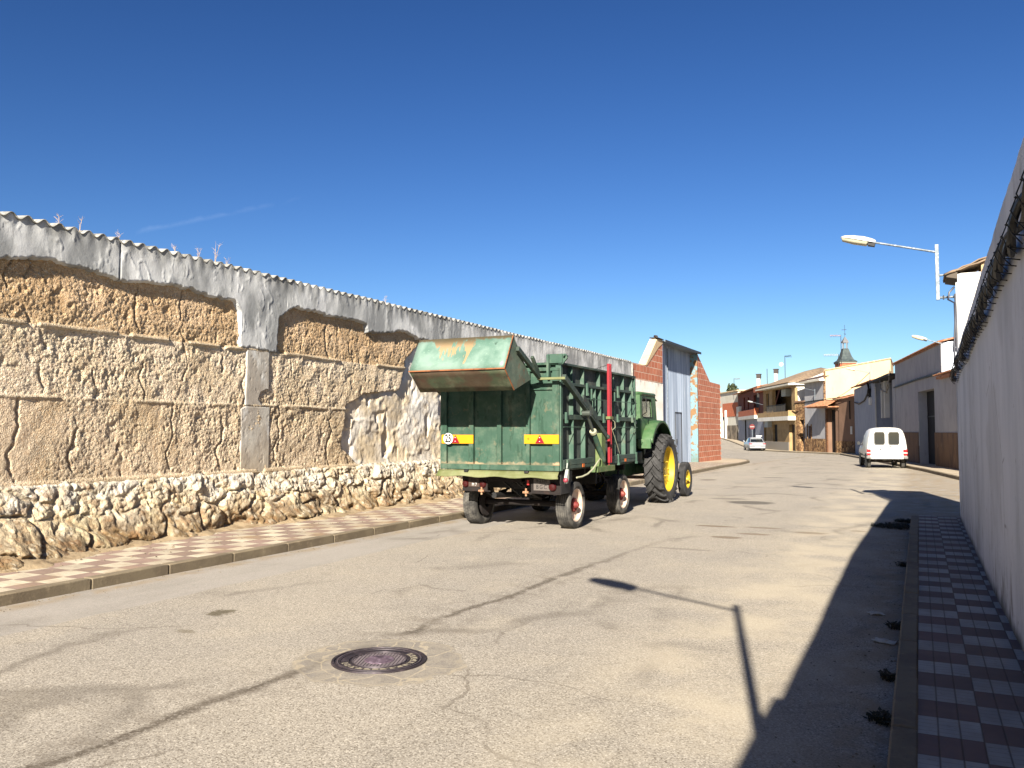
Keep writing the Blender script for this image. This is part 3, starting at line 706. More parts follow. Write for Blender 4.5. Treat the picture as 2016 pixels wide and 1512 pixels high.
G_rib = paint('green_paint_ribs', (58, 88, 72), (76, 106, 88), (110, 92, 66), .3, .6, (40, 74, 58), .5)
G_rail = paint('green_grey_rails', (54, 72, 64), (64, 84, 74), (100, 84, 62), .3, .65, (44, 58, 52), .5)
G_dark = paint('dark_green_steel', (48, 62, 54), (60, 78, 66), (92, 54, 40), .5, .5, (38, 40, 36), .5)
G_bucket = paint('green_paint_bucket', (80, 114, 98), (106, 136, 120), (176, 130, 84), .4, .5, (60, 112, 90), .4)
def bucket_top():
    t = NT('bucket_top_rust_streaks'); x, y, z = t.sep()
    c = t.mix(t.ramp(t.noise(2.2, 5, .6), .35, .68), lin((90, 122, 106)), lin((130, 154, 140)))
    c = t.mix(t.ramp(t.noise(26, 5, .7), .60, .72, 0, .6), c, lin((168, 194, 170)))
    d = t.math('SUBTRACT', 3.09, z); st_ = t.noise(3.6, 5, .6, (1, .25, .25)); lim = t.math('MULTIPLY_ADD', t.ramp(st_, .53, .78), .66, .050)
    edge = t.math('ADD', lim, t.math('MULTIPLY_ADD', t.noise(16, 4), .09, -.045)); f = t.ramp(t.math('SUBTRACT', edge, d), -.012, .02)
    c = t.mix(t.math('MULTIPLY', f, .85), c, t.mix(t.ramp(d, .02, .2), lin((100, 80, 54)), lin((174, 140, 100))))
    c = t.mix(t.ramp(t.noise(7, 3, .5, (1, 1.6, .6)), .72, .76, 0, .8), c, lin((44, 66, 52)))
    return t.set(c, .45, 0, t.bump(t.noise(2, 3), .3, .015), .4)
G_buckin = paint('rusty_bucket_underside', (66, 76, 54), (84, 92, 66), (92, 58, 38), .9, .55, (52, 44, 32), .7, stain=(2.2, (1, 1, 1), .45, .6, .75, (78, 54, 40)))
G_buckend = paint('scuffed_bucket_side', (88, 104, 88), (110, 124, 106), (134, 84, 54), .85, .55, (70, 70, 58), .5, stain=(3, (1, 1, 1), .5, .62, .6, (104, 90, 70)))
G_lip = paint('yellow_green_lip', (106, 110, 66), (128, 130, 86), (90, 84, 40), .6, .55, (110, 130, 70), .5)
M_chassis = M('rusty_chassis', (34, 26, 23), .9, 0, [((60, 40, 30), 9, .5, .75, (1, 1, 1), .7), ((24, 20, 18), 4, .4, .65, (1, 1, 1), .6)], (30, .4))
M_iron = M('dark_iron', (40, 40, 40), .6, .3, [((70, 60, 52), 12, .5, .7, (1, 1, 1), .6)])
M_brass = M('bright_rusty_pipe', (172, 128, 96), .6, .2, [((196, 176, 140), 10, .5, .7, (1, 1, 1), .7)])
M_yel = M('yellow_sign', (222, 152, 8), .45, 0, [((214, 160, 16), 9, .55, .75, (1, 1, 1), .5)])
M_redr = M('red_reflector', (140, 14, 34), .35)
M_white = M('white_enamel', (222, 222, 216), .5, 0, [((205, 200, 190), 6, .55, .75, (1, 1, 1), .5)])
M_black = M('black_lettering', (20, 20, 20), .6)
M_redp = M('red_paint', (150, 24, 36), .5, 0, [((134, 16, 28), 10, .5, .7, (1, 1, .2), .7), ((206, 70, 70), 30, .6, .75, (1, 1, 1), .5)])
M_hub = M('red_hub', (120, 38, 32), .7, 0, [((176, 108, 92), 12, .5, .7, (1, 1, 1), .8)])
M_cream = M('cream_rim', (226, 200, 178), .6, 0, [((190, 140, 112), 6, .55, .75, (1, 1, 1), .6)])
M_lamp = M('dark_red_lamp', (64, 14, 14), .35)
M_amber = M('amber_reflector', (196, 98, 34), .4)
M_hose = M('beige_hose', (178, 176, 146), .6)
M_plate = M('dull_number_plate', (104, 96, 90), .7, 0, [((76, 66, 58), 12, .5, .7, (1, 1, 1), .6)])
def rubber(name, dusty=(118, 114, 106)):
    t = NT(name); c = t.mix(t.ramp(t.noise(6, 5), .4, .7, .15, .8), lin((48, 47, 46)), lin(dusty))
    return t.set(c, .85, 0, t.bump(t.noise(70, 4), .25, .003), .3)
M_tyre = rubber('dusty_rubber'); M_tyre2 = rubber('tractor_rubber', (84, 83, 82))
M_jd = M('tractor_yellow', (210, 176, 46), .45, 0, [((214, 184, 60), 8, .5, .75, (1, 1, 1), .6), ((150, 120, 60), 20, .64, .76, (1, 1, 1), .5)])
G_trac = paint('tractor_green', (60, 94, 58), (80, 114, 72), (110, 84, 50), .3, .42, (50, 96, 52), .4)
t = NT('window_glass'); t.set(lin((54, 66, 64)), .06, 0, None, .6); t.b.inputs['Transmission Weight'].default_value = .0
M_glass = t.m
t = NT('clear_dusty_glass'); t.set(lin((190, 198, 192)), .12); t.b.inputs['Transmission Weight'].default_value = 1.0; t.b.inputs['IOR'].default_value = 1.02
M_clear = t.m

# ================================================================ green grain trailer
TX0, TX1, TY0, TY1, TZ0, TZ1 = -7.36, -5.16, 12.40, 16.36, 1.0, 2.74
tr = thing('farm_trailer', (-6.26, 14.4, 0), 'green steel farm trailer with a raised rusty bucket at its rear', 'trailer')
mb = MB(); mb.box(TX0+.08, TX1-.08, 12.424, 12.434, TZ0, 2.66)
mb.build('rear_panel', G_rear, tr)
mb = MB()
for a, c_ in ((-7.345, -7.24), (-6.81, -6.72), (-6.28, -6.20), (-5.75, -5.685), (-5.285, -5.165)):
    mb.box(a, c_, 12.362, 12.423, 1.09, 2.60)
mb.box(-7.345, -5.165, 12.356, 12.423, .995, 1.088); mb.box(-7.345, -5.165, 12.366, 12.43, 2.602, 2.645)
mb.box(-7.33, -5.18, 12.372, 12.42, 2.70, 2.742); mb.box(-7.33, -5.18, 12.44, 12.47, 2.63, 2.72)
mb.box(-5.68, -5.29, 12.412, 12.422, 2.36, 2.40); mb.box(-5.66, -5.2, 12.392, 12.41, 2.30, 2.318)
mb.build('rear_frame', G_rear, tr, bevel=.006)
# side panels with rails, ribs and latches (right side seen, left side alike)
mb = MB(); mb.box(TX1-.085, TX1-.075, 12.44, TY1, TZ0, 2.71); mb.build('side_panel', G_side, tr)
mb = MB(); mb.box(TX0+.075, TX0+.085, 12.44, TY1, TZ0, 2.71); mb.build('side_panel', G_side, tr)
mb = MB(); mb.box(TX0+.08, TX1-.08, TY1-.01, TY1, TZ0, 2.71); mb.build('front_panel', G_side, tr)
mb = MB(); mb.box(TX0+.08, TX1-.08, 12.44, TY1-.02, .985, 1.02); mb.build('floor', G_dark, tr)
def side_rails(s):
    xf = TX1 if s > 0 else TX0
    def bx(mb, d0, d1, y0, y1, z0, z1):
        a, c_ = xf - s*d0, xf - s*d1; mb.box(min(a, c_), max(a, c_), y0, y1, z0, z1)
    for nm, bs in (('rail', [(.074, -.012, 12.40, 16.36, 2.705, 2.742)]), ('rail', [(.074, .0, 12.55, 16.36, 2.385, 2.432)]), ('rail', [(.074, -.004, 12.45, 16.36, 1.825, 1.905)]),
                   ('sill', [(.074, -.014, 12.52, 13.90, 1.02, 1.172), (-.012, -.02, 12.53, 13.89, 1.086, 1.094)]), ('sill', [(.074, -.014, 14.72, 16.34, 1.03, 1.180), (-.012, -.02, 14.73, 16.33, 1.095, 1.103)])):
        mb = MB()
        for q in bs: bx(mb, *q)
        mb.build(nm, G_rail if s > 0 else G_side, tr, bevel=.004)
    for q in ((.076, -.015, 12.39, 12.47, 1.0, 2.70), (.076, -.006, 16.31, 16.365, 1.02, 2.70)):
        mb = MB(); bx(mb, *q); mb.build('corner_post', G_rib, tr, bevel=.004)
    for (z0, z1, ys_, dep) in ((2.433, 2.704, (12.96, 13.50, 14.30, 15.06, 15.66, 16.20), .010), (1.906, 2.384, (12.98, 13.50, 14.06, 14.34, 15.10, 15.70, 16.10), .006),
                         (1.174, 1.824, (12.98, 13.52, 15.10, 15.70, 16.24), .0), ):
        for yy in ys_:
            x0_, x1_ = xf-s*.074, xf-s*dep
            mb = MB(); mb.prism([(x0_, yy-.032), (x1_, yy-.016), (x1_, yy+.004), (x0_, yy+.012)], 'z', z0, z1); mb.build('rib', G_rib, tr)
    return bx
bx = side_rails(1); side_rails(-1)
for (yy, z0, z1) in ((13.58, 2.24, 2.46), (15.22, 2.26, 2.48), (16.12, 2.28, 2.50), (12.62, 1.76, 1.94), (14.42, 1.78, 1.95), (15.20, 1.80, 1.95), (16.10, 1.80, 1.95), (12.66, .93, 1.17), (15.22, .99, 1.20), (16.33, .98, 1.21)):
    mb = MB(); bx(mb, .0, -.034, yy-.035, yy+.035, z0, z1); mb.prism([(TX1+.034, yy-.03), (TX1+.05, yy), (TX1+.034, yy+.03)], 'z', z0, z0+.05)
    mb.build('hinge', G_rib, tr, bevel=.005)
for (yy, z0, z1) in ((13.75, 2.16, 2.37), (14.98, 2.19, 2.36)):
    mb = MB(); bx(mb, -.02, -.045, yy-.022, yy+.022, z0, z1); mb.build('latch', G_rib, tr, bevel=.004)
for q in ([(-5.115, 13.05, 2.185), (-5.115, 16.3, 2.192)], [(-5.11, 12.42, 1.70), (-5.11, 13.35, 1.70)], [(-5.11, 14.25, 1.705), (-5.11, 16.32, 1.705)]):
    mb = MB(); mb.tube(q, .007, 6); mb.build('side_rod', G_rib, tr)
for s_, x_ in ((1, -5.145),):
    for yy, zz in ((13.35, 1.055), (15.62, 1.075)):
        mb = MB(); mb.box(-5.136, -5.125, yy-.05, yy+.04, zz-.028, zz+.028); mb.build('side_reflector', M_amber, tr)
# corner bracket on top of the tailgate
mb = MB(); mb.box(-5.36, -5.32, 12.30, 12.40, 2.50, 2.86); mb.box(-5.36, -5.10, 12.34, 12.37, 2.72, 2.87)
mb.prism([(-5.10, 2.70), (-5.02, 2.80), (-5.05, 2.87), (-5.14, 2.87), (-5.18, 2.70)], 'y', 12.36, 12.40)
mb.tube([(-5.06, 12.30, 2.84), (-5.06, 12.46, 2.84)], .018, 8); mb.build('corner_bracket', G_rib, tr, bevel=.005)
# lip under the tailgate
mb = MB(); n = 24
def lipP(i, j):
    x = -7.385 + 2.215*i/n; sag = -.012*math.sin(i*.9)*(j/3)
    return (x + (.0 if j < 3 else (.02 if i == n else (-.02 if i == 0 else 0))), 12.36 - .085*j/3, .985 - .105*j/3 + sag)
mb.sheet(lipP, n, 3); mb.build('lip', G_lip, tr, solid=.008, fix=False)
for x in (-6.83, -5.72):
    mb = MB(); mb.box(x-.035, x+.035, 12.30, 12.355, .955, .99); mb.build('tailgate_hook', M_iron, tr, bevel=.004)
# warning boards
mb = MB(); mb.box(-7.325, -6.715, 12.35, 12.359, 1.425, 1.572); mb.build('marker_board', M_yel, tr)
mb = MB(); mb.box(-5.775, -5.165, 12.35, 12.359, 1.430, 1.577); mb.build('marker_board', M_yel, tr)
for xc in (-7.055, -5.495):
    mb = MB(); zc = 1.433 if xc < -6 else 1.438
    mb.prism([(xc-.078, zc), (xc+.078, zc), (xc, zc+.132)], 'y', 12.341, 12.3495); tri = mb.build('reflector_triangle', M_redr, tr)
    for dz in (.03, .092):
        mb = MB(); mb.lathe([(0, 0), (.008, 0), (.008, .004), (0, .004)], (xc, 12.336, zc+dz), 'y', 10); mb.build('rivet', M_white, tri)
mb = MB(); mb.lathe([(0, 0), (.094, 0), (.094, .008), (0, .008)], (-7.185, 12.329, 1.507), 'y', 40); disc = mb.build('speed_disc', M_white, tr)
MT = Matrix.Translation((-7.187, 12.327, 1.505)) @ Matrix.Rotation(R(90), 4, 'X')
text_mesh('25', .185, MT, M_black, 'numeral', disc, .002, .64, bold=.026)
MT = Matrix.Translation((-5.70, 12.347, 1.505)) @ Matrix.Rotation(R(90), 4, 'X')
text_mesh('<', .07, MT, M_black, 'scratched_mark', tr, .001, .9)
# bucket: a steel trough held high behind the tailgate
def yz(p): return p
BT, BP, BB, BF = (11.37, 3.085), (11.07, 2.565), (11.40, 2.255), (12.01, 2.45)
XR, XL = -5.50, -7.16
mb = MB()
def plate(mb, a, b_, x0, x1, nx=14, ny=4, dent=.006):
    def P(i, j):
        f, g = i/nx, j/ny; x = x0+(x1-x0)*f
        y, z = a[0]+(b_[0]-a[0])*g, a[1]+(b_[1]-a[1])*g
        k = dent*math.sin(f*9+g*3)*math.sin(g*math.pi)*(1 if 0 < i < nx else 0)
        return (x, y+k, z+k)
    mb.sheet(P, nx, ny)
bk = None
mb = MB(); plate(mb, BT, BP, XL, XR); bk = mb.build('tipping_bucket', bucket_top(), tr, solid=.008, fix=False)
mb = MB(); plate(mb, (BP[0]+.004, BP[1]-.006), BB, XL, XR); mb.build('bucket_underside', G_buckin, bk, solid=.008, fix=False)
mb = MB(); plate(mb, BB, BF, XL, XR, 8, 2, 0); mb.build('bucket_floor', G_buckin, bk, solid=.008, fix=False)
for x0, x1 in ((XR-.008, XR+.002), (XL-.002, XL+.008)):
    mb = MB(); mb.prism([BT, BP, BB, BF], 'x', x0, x1); mb.build('bucket_end', G_buckend, bk)
mb = MB(); mb.beam((XL-.01, BP[0]-.004, BP[1]), (XR+.01, BP[0]-.004, BP[1]), .014, .02); mb.beam((XR+.004, *BP), (XR+.004, *BB), .014, .014); mb.beam((XR+.004, *BP), (XR+.004, *BT), .014, .014)
mb.build('bucket_edge', M('rust_edge', (150, 92, 52), .8, 0, [((96, 60, 40), 12, .45, .65, (1, 1, 1), .8)]), bk)
# arms: from the bucket end, jog outwards round the corner post, down to the pivot
def arm(s):
    xo = -5.035 if s > 0 else -7.485; xi = XR+.05 if s > 0 else XL-.05
    A = (xi, 11.42, 2.885); B = (xi, 12.22, 2.50); Cc = (xo, 12.24, 2.49); D = (xo, 14.24, 1.52)
    mb = MB(); mb.beam(A, B, .055, .075); mb.build('lift_arm', G_dark, tr, bevel=.005)
    mb = MB(); mb.beam((xi, 11.95, 2.80), (xi, 12.2, 2.56), .05, .05); mb.build('arm_gusset', G_dark, tr, bevel=.005)
    mb = MB(); mb.beam((xi-.035*s, 12.245, 2.47), (xo+.03*s, 12.245, 2.47), .055, .04); mb.build('cross_link', G_lip if s > 0 else G_dark, tr, bevel=.005)
    mb = MB(); mb.beam(Cc, D, .075, .095); mb.beam((xo+.03*s, 13.0, 2.18), (xo+.03*s, 13.62, 1.88), .03, .13)
    mb.tube([(xo-.05*s, 14.22, 1.53), (xo+.06*s, 14.22, 1.53)], .04, 10); mb.build('lift_arm', G_dark, tr, bevel=.005)
    q0, q1 = Vector((xo+.02*s, 13.20, 1.93)), Vector((xo+.02*s, 14.02, 1.12)); qm = q0.lerp(q1, .38)
    mb = MB(); mb.tube([q0, qm], .026, 12); mb.tube([q0+Vector((-.07, 0, 0)), q0+Vector((.07, 0, 0))], .05, 10); mb.build('piston_rod', M('grey_rod', (92, 98, 90), .4, .4), tr)
    mb = MB(); mb.tube([qm, q1], .046, 14); cy = mb.build('hydraulic_cylinder', G_rib, tr)
    mb = MB(); d = (q1-qm).normalized(); mb.tube([qm-d*.02, qm+d*.03], .062, 14); mb.build('cylinder_collar', M_hose, cy)
    mb = MB(); mb.box(xo-.10 if s > 0 else xo-.02, xo+.02 if s > 0 else xo+.10, 13.93, 14.14, .98, 1.60); mb.box(xo-.10 if s > 0 else xo-.03, xo+.03 if s > 0 else xo+.10, 13.70, 14.62, .92, 1.02)
    mb.build('arm_support', paint('mossy_support'+str(s), (92, 112, 62), (120, 128, 70), (110, 70, 44), .6), tr, bevel=.006)
arm(1); arm(-1)
# red post with a chain
mb = MB(); 
for dy in (0, .085): mb.box(-5.10, -5.05, 14.47+dy, 14.505+dy, 1.06, 2.86)
mb.box(-5.095, -5.075, 14.505, 14.555, 1.0, 2.84); mb.build('red_post', M_redp, tr, bevel=.003)
mb = MB(); mb.box(-5.115, -5.03, 14.44, 14.62, 1.85, 1.90); mb.build('post_clamp', G_lip, tr, bevel=.003)
mb = MB(); p0, p1 = Vector((-5.09, 14.5, 2.84)), Vector((-5.9, 14.45, 2.78)); N = 26
for i in range(N):
    a = p0.lerp(p1, i/N); c_ = p0.lerp(p1, (i+.8)/N); sg = -.06*math.sin(math.pi*i/N)
    a.z += sg; c_.z += sg; mb.beam(a, c_, .018 if i % 2 else .008, .008 if i % 2 else .018)
mb.build('chain', M_iron, tr, smooth=0)
mb = MB(); mb.tube([(-5.05, 14.55, 1.86), (-5.02, 14.66, 1.80), (-5.02, 14.68, 1.70), (-5.04, 14.60, 1.66)], .006, 6); mb.tube([(-5.05, 14.56, 1.70), (-5.02, 14.72, 1.45), (-5.03, 14.95, 1.22)], .004, 6)
mb.build('loose_wire', M_hose, tr)
pts = [(-5.06, 13.96, 1.13), (-5.02, 13.86, 1.15), (-5.0, 13.68, 1.10), (-5.0, 13.45, .99), (-5.0, 13.2, .92), (-5.02, 13.0, .885), (-5.06, 12.85, .875)]
mb = MB(); mb.tube(pts, .015, 8); mb.build('hose', M_hose, tr)
mb = MB(); mb.prism([(12.50, .90), (12.56, 1.02), (12.60, 1.02), (12.60, .88), (12.56, .80), (12.50, .80)], 'x', -5.14, -5.09); mb.tube([(-5.115, 12.56, 1.03), (-5.115, 12.58, 1.12)], .012, 6)
sl_ = mb.build('side_lamp', M('pale_lamp_housing', (176, 182, 172), .5), tr, bevel=.006)
mb = MB(); mb.lathe([(0, -.03), (.03, -.02), (.042, 0), (.042, .012)], (-5.115, 12.50, .845), 'y', 16); mb.build('lens', M('pink_red_lens', (150, 62, 74), .3), sl_)
# chassis
mb = MB()
for x in (-6.72, -5.86): mb.box(x-.04, x+.04, 12.5, 16.2, .80, .93)
for y in (12.62, 13.9, 15.0, 16.1): mb.box(-7.2, -5.32, y-.04, y+.04, .86, .975)
mb.build('chassis', M_chassis, tr, bevel=.006)
for a_ in ((-7.05, -5.45, 12.95, 13.05, .66, .86), (-6.62, -5.95, 13.6, 13.75, .45, .80), (-6.95, -5.6, 15.2, 15.3, .62, .85)):  # beams added to fill the lit gap under the floor
    mb = MB(); mb.box(*a_); mb.build('added_crossmember', M_iron, tr, bevel=.01)
mb = MB(); mb.box(-7.0, -5.5, 12.50, 12.53, .795, .875); mb.tube([(-6.98, 12.47, .635), (-6.45, 12.47, .635)], .011, 8); mb.tube([(-5.72, 12.47, .63), (-5.18, 12.47, .62)], .011, 8)
mb.build('rear_bar', M_chassis, tr)
for x in (-6.62, -5.80):
    mb = MB(); mb.tube([(x, 12.475, .70), (x, 12.475, .575)], .017, 8); mb.tube([(x-.05, 12.465, .635), (x+.05, 12.465, .635)], .020, 8); mb.lathe([(0, -.03), (.03, -.02), (.034, 0), (.03, .02), (0, .03)], (x, 12.47, .637), 'z', 12)
    mb.build('pipe_fitting', M_brass, tr)
for (x0, x1, nm) in ((-6.99, -6.52, 'l'), (-5.72, -5.20, 'r')):
    mb = MB(); mb.box(x0, x1, 12.49, 12.515, .63, .865); lb = mb.build('lamp_board', M_chassis, tr, bevel=.004)
    if nm == 'l':
        for x in (-6.93, -6.60):
            mb = MB(); mb.lathe([(0, -.03), (.045, -.024), (.062, 0), (.062, .01)], (x, 12.48, .745), 'y', 24); mb.build('rear_lamp', M_lamp, lb)
        mb = MB(); mb.box(-6.87, -6.665, 12.478, 12.486, .70, .86); pl = mb.build('board_plate', M('grimy_plate', (76, 58, 48), .8), lb)
        Mt = lambda x, z: Matrix.Translation((x, 12.476, z)) @ Matrix.Rotation(R(90), 4, 'X')
        text_mesh('0-15', .075, Mt(-6.77, .82), M_black, 'lettering', pl, .001, .8); text_mesh('M 7', .075, Mt(-6.76, .735), M_white, 'lettering', pl, .001, .8)
    else:
        mb = MB(); mb.box(-5.665, -5.375, 12.478, 12.486, .672, .882); pl = mb.build('number_plate', M_plate, lb)
        Mt = lambda x, z: Matrix.Translation((x, 12.476, z)) @ Matrix.Rotation(R(90), 4, 'X')
        text_mesh('E 2320', .085, Mt(-5.52, .828), M_black, 'lettering', pl, .001, .8); text_mesh('BGC', .095, Mt(-5.525, .728), M_black, 'lettering', pl, .001, .85, spacing=1.35)
        mb = MB(); mb.lathe([(0, -.03), (.05, -.024), (.068, 0), (.068, .01)], (-5.33, 12.468, .735), 'y', 24); mb.build('rear_lamp', M_lamp, lb)
mb = MB(); mb.box(-5.785, -5.75, 12.48, 12.50, .755, .835); mb.build('small_lamp', M('small_red_lamp', (190, 50, 46), .4), tr)
for y in (13.24, 15.92):
    mb = MB(); mb.tube([(-7.15, y, .40), (-5.36, y, .40)], .05, 12)
    for x in (-6.72, -5.86):
        for k in range(6):
            w_ = .42-.055*k; mb.sheet(lambda i, j: (x-.035+.07*j, y-w_+2*w_*i/8, .60-.024*k-.11*(1-((i-4)/4)**2)*1.0+.02*k), 8, 1)
        mb.box(x-.03, x+.03, y-.46, y-.42, .58, .82); mb.box(x-.03, x+.03, y+.42, y+.46, .58, .82)
    mb.build('axle', M_chassis, tr)
mb = MB(); mb.lathe([(.50, 0), (.50, .05), (.42, .05), (.42, 0)], (-6.29, 15.92, .70), 'z', 32, True); mb.box(-6.8, -5.8, 15.95, 16.09, .62, .70); mb.build('turntable', M_chassis, tr)
mb = MB(); mb.beam((-6.5, 16.2, .58), (-6.25, 17.75, .55), .07, .07); mb.beam((-6.0, 16.2, .58), (-6.21, 17.75, .55), .07, .07); mb.beam((-5.75, 15.9, .80), (-5.95, 17.0, .45), .03, .03); mb.build('drawbar', M_chassis, tr)
mb = MB()
for i in range(5):
    a = Vector((-6.2+.1*i, 12.55, .86)); mb.tube([a, a+Vector((.03, .3, -.12-.03*(i % 3))), a+Vector((.1, .6, -.02))], .012, 6)
mb.tube([(-6.45, 12.6, .56), (-6.45, 13.4, .52)], .05, 10); mb.beam((-6.3, 12.55, .84), (-6.15, 13.1, .5), .02, .03)
mb.build('brake_line', M_iron, tr)

def wheel(parent, c, r, w, s, rim_r, rim_m, hub_m, tread='ribs', name='wheel', dish=.06, tm=None, flat=False):
    """s = +1: outer face towards +X"""
    wh = bpy.data.objects.new(name, None); COL.objects.link(wh); wh.parent = parent; wh.matrix_parent_inverse = parent_inv(parent); wh.location = c
    h = w/2; prof = [(rim_r, -h*.78), (rim_r+.03, -h*.92), (r*.80, -h), (r*.90, -h*.98), (r*.955, -h*.90)]
    if tread == 'ribs':
        k = 6; xs_ = np.linspace(-h*.84, h*.84, k*4+1)
        for i, x in enumerate(xs_): prof.append((r*(1.0-.02*(abs(x)/h)**3) - (.014 if i % 4 == 0 and 0 < i < k*4 else 0), float(x)))
    else:
        for x in np.linspace(-h*.84, h*.84, 7): prof.append((r*(1.0 if tread == 'block' else .955), float(x)))
    prof += [(r*.955, h*.90), (r*.90, h*.98), (r*.80, h), (rim_r+.03, h*.92), (rim_r, h*.78)]
    prof = [(a, b*s) for a, b in prof]
    mb = MB(); mb.lathe(prof, c, 'x', 56)
    if tread == 'block':
        for row in range(5):
            x = (-.68+.34*row)*h
            for k in range(44):
                a = 2*math.pi*(k+.5*(row % 2))/44; ca, sa = math.cos(a), math.sin(a)
                p = Vector((c[0]+x*s, c[1]+ca*(r+.001), c[2]+sa*(r+.001))); tn = Vector((0, -sa, ca))
                mb.beam(p-tn*.021-Vector((0, 0, 0)), p+tn*.021, .013, h*.27, Vector((1, 0, 0)))
    if tread == 'lugs':
        N = 21
        for k in range(N):
            for side in (-1, 1):
                a0 = 2*math.pi*(k + (.5 if side > 0 else 0))/N; pl_ = None; pts = []
                for i in range(7):
                    f = i/6; x = side*h*(-.06+1.0*f); a = a0 + .33*(f**.85)*(1)
                    rr_ = r*(.985 - .035*f**3); drop = .0 if f < .95 else r*.04
                    pts.append((Vector((c[0]+x, c[1]+math.cos(a)*(rr_-drop), c[2]+math.sin(a)*(rr_-drop))), a))
                for (p, a), (q, a2) in zip(pts, pts[1:]): mb.beam(p, q, .044, .078, Vector((0, math.cos(a), math.sin(a))))
        for k in range(N*2):
            pass
    mb.build('tyre', tm or M_tyre, wh)
    o_ = h*.78
    pr = [(rim_r+.002, -o_), (rim_r+.010, o_+.006), (rim_r-.004, o_+.008), (rim_r-.020, o_-.006), (rim_r-.030, o_-dish*.9), (rim_r-.045, o_-dish), (rim_r*.55, o_-dish*1.02), (rim_r*.40, o_-dish), (0.001, o_-dish)]
    pr_unused = [(rim_r+.002, -o_), (rim_r+.012, o_+.012), (rim_r-.006, o_+.014), (rim_r-.022, o_-.01), (rim_r-.035, o_-dish*.55), (rim_r*.55, o_-dish), (rim_r*.40, o_-dish*.9), (0.001, o_-dish*.9)]
    mb = MB(); mb.lathe([(a, b*s) for a, b in pr], c, 'x', 40); mb.build('rim', rim_m, wh, fix=False)
    if flat: pr_s = .35
    else: pr_s = 1
    pr = [(rim_r*.46, o_-dish*.9), (rim_r*.44, o_-dish*.55), (rim_r*.24, o_-dish*.5), (rim_r*.20, o_+.02), (rim_r*.10, o_+.045), (.001, o_+.045)]
    if flat: pr = [(rim_r*.30, o_-dish*.9), (rim_r*.28, o_-dish*.7), (rim_r*.16, o_-dish*.62), (.001, o_-dish*.6)]
    mb = MB(); mb.lathe([(a, b*s) for a, b in pr], c, 'x', 24)
    for k in range(6):
        a = k*math.pi/3; mb.tube([(c[0]+s*(o_-dish*.6), c[1]+math.cos(a)*rim_r*.35, c[2]+math.sin(a)*rim_r*.35), (c[0]+s*(o_-dish*.3), c[1]+math.cos(a)*rim_r*.35, c[2]+math.sin(a)*rim_r*.35)], .014, 6)
    mb.build('hub', hub_m, wh, fix=False)
    return wh
RT = .392
wheel(tr, (-5.325, 13.24, RT), RT, .26, 1, .270, M_cream, M_hub, dish=.05); wheel(tr, (-5.39, 15.92, RT), RT, .26, 1, .270, M_cream, M_hub, dish=.05)
wheel(tr, (-7.07, 13.24, RT), RT, .27, -1, .262, M_chassis, M_hub, 'block'); wheel(tr, (-7.05, 15.92, RT), RT, .26, -1, .262, M_chassis, M_hub)
mb = MB(); mb.lathe([(.255, 0), (.24, .03), (.10, .03), (.09, 0)], (-6.94, 13.24, RT), 'x', 28); mb.build('brake_drum', M_chassis, tr, fix=False)
# dark mudguard flap by the right lamp
mb = MB(); mb.box(-5.22, -5.19, 12.5, 12.9, .62, .98); mb.box(-5.30, -5.20, 12.9, 13.0, .80, .98); mb.build('flap', M_iron, tr)

# ================================================================ tractor
tk = thing('tractor', (-6.2, 19.6, 0), 'old green farm tractor with yellow wheels coupled in front of the green trailer', 'tractor')
wheel(tk, (-5.36, 18.93, .77), .77, .42, 1, .515, M_jd, M_jd, 'lugs', dish=.13, tm=M_tyre2, flat=True)
wheel(tk, (-7.04, 18.93, .77), .77, .42, -1, .515, M_jd, M_jd, 'lugs', dish=.16, tm=M_tyre2, flat=True)
wheel(tk, (-5.32, 20.9, .43), .43, .18, 1, .22, M_jd, M_jd, 'ribs', dish=.06, tm=M_tyre2)
wheel(tk, (-7.08, 20.9, .43), .43, .18, -1, .22, M_jd, M_jd, 'ribs', dish=.06, tm=M_tyre2)
mb = MB(); mb.tube([(-6.9, 18.93, .77), (-5.5, 18.93, .77)], .12, 14); mb.box(-6.45, -5.95, 17.95, 19.4, .62, 1.15); mb.box(-6.42, -5.98, 19.4, 21.0, .62, .95); mb.build('transmission', G_trac, tk, bevel=.02)
mb = MB(); mb.box(-6.46, -5.94, 19.45, 21.5, .95, 1.42); hd = mb.build('hood', G_trac, tk, bevel=.05)
mb = MB(); mb.box(-6.40, -6.0, 21.5, 21.54, .72, 1.36); mb.build('grille', M_iron, hd)
mb = MB(); mb.tube([(-7.0, 20.9, .45), (-5.4, 20.9, .45)], .045, 10); mb.box(-6.35, -6.05, 20.75, 21.0, .45, .7); mb.tube([(-5.62, 20.9, .45), (-5.60, 20.86, .85)], .035, 8); mb.tube([(-5.62, 20.7, .5), (-5.9, 19.5, .6)], .018, 6)
mb.box(-5.72, -5.56, 20.70, 20.84, .78, .90); mb.build('front_axle', M('dusty_axle', (166, 134, 104), .8, 0, [((84, 70, 56), 9, .45, .65, (1, 1, 1), .8)]), tk, bevel=.01)
# fenders
def fender(x0, x1, xin):
    mb = MB(); cy, cz, rr_ = 18.76, .90, 1.0; N = 18
    prof = [(x0, -.01), (x0+(x1-x0)*.55, 0), (x1-.015*(1 if x1 > x0 else -1), -.012), (x1, -.07)]
    def P(i, j):
        a = R(150) - R(140)*i/N; x, dr = prof[j]
        return (x, cy+math.cos(a)*(rr_+dr), cz+math.sin(a)*(rr_+dr)*.98)
    mb.sheet(P, N, 3); return mb.build('fender', G_trac, tk, solid=.012, fix=False, smooth=50)
f1_ = fender(-5.62, -5.27, 0); fender(-6.78, -7.13, 0)
mb = MB(); mb.box(-5.56, -5.28, 17.80, 17.87, 1.25, 1.46); mb.build('fender_end', G_trac, f1_, bevel=.012)
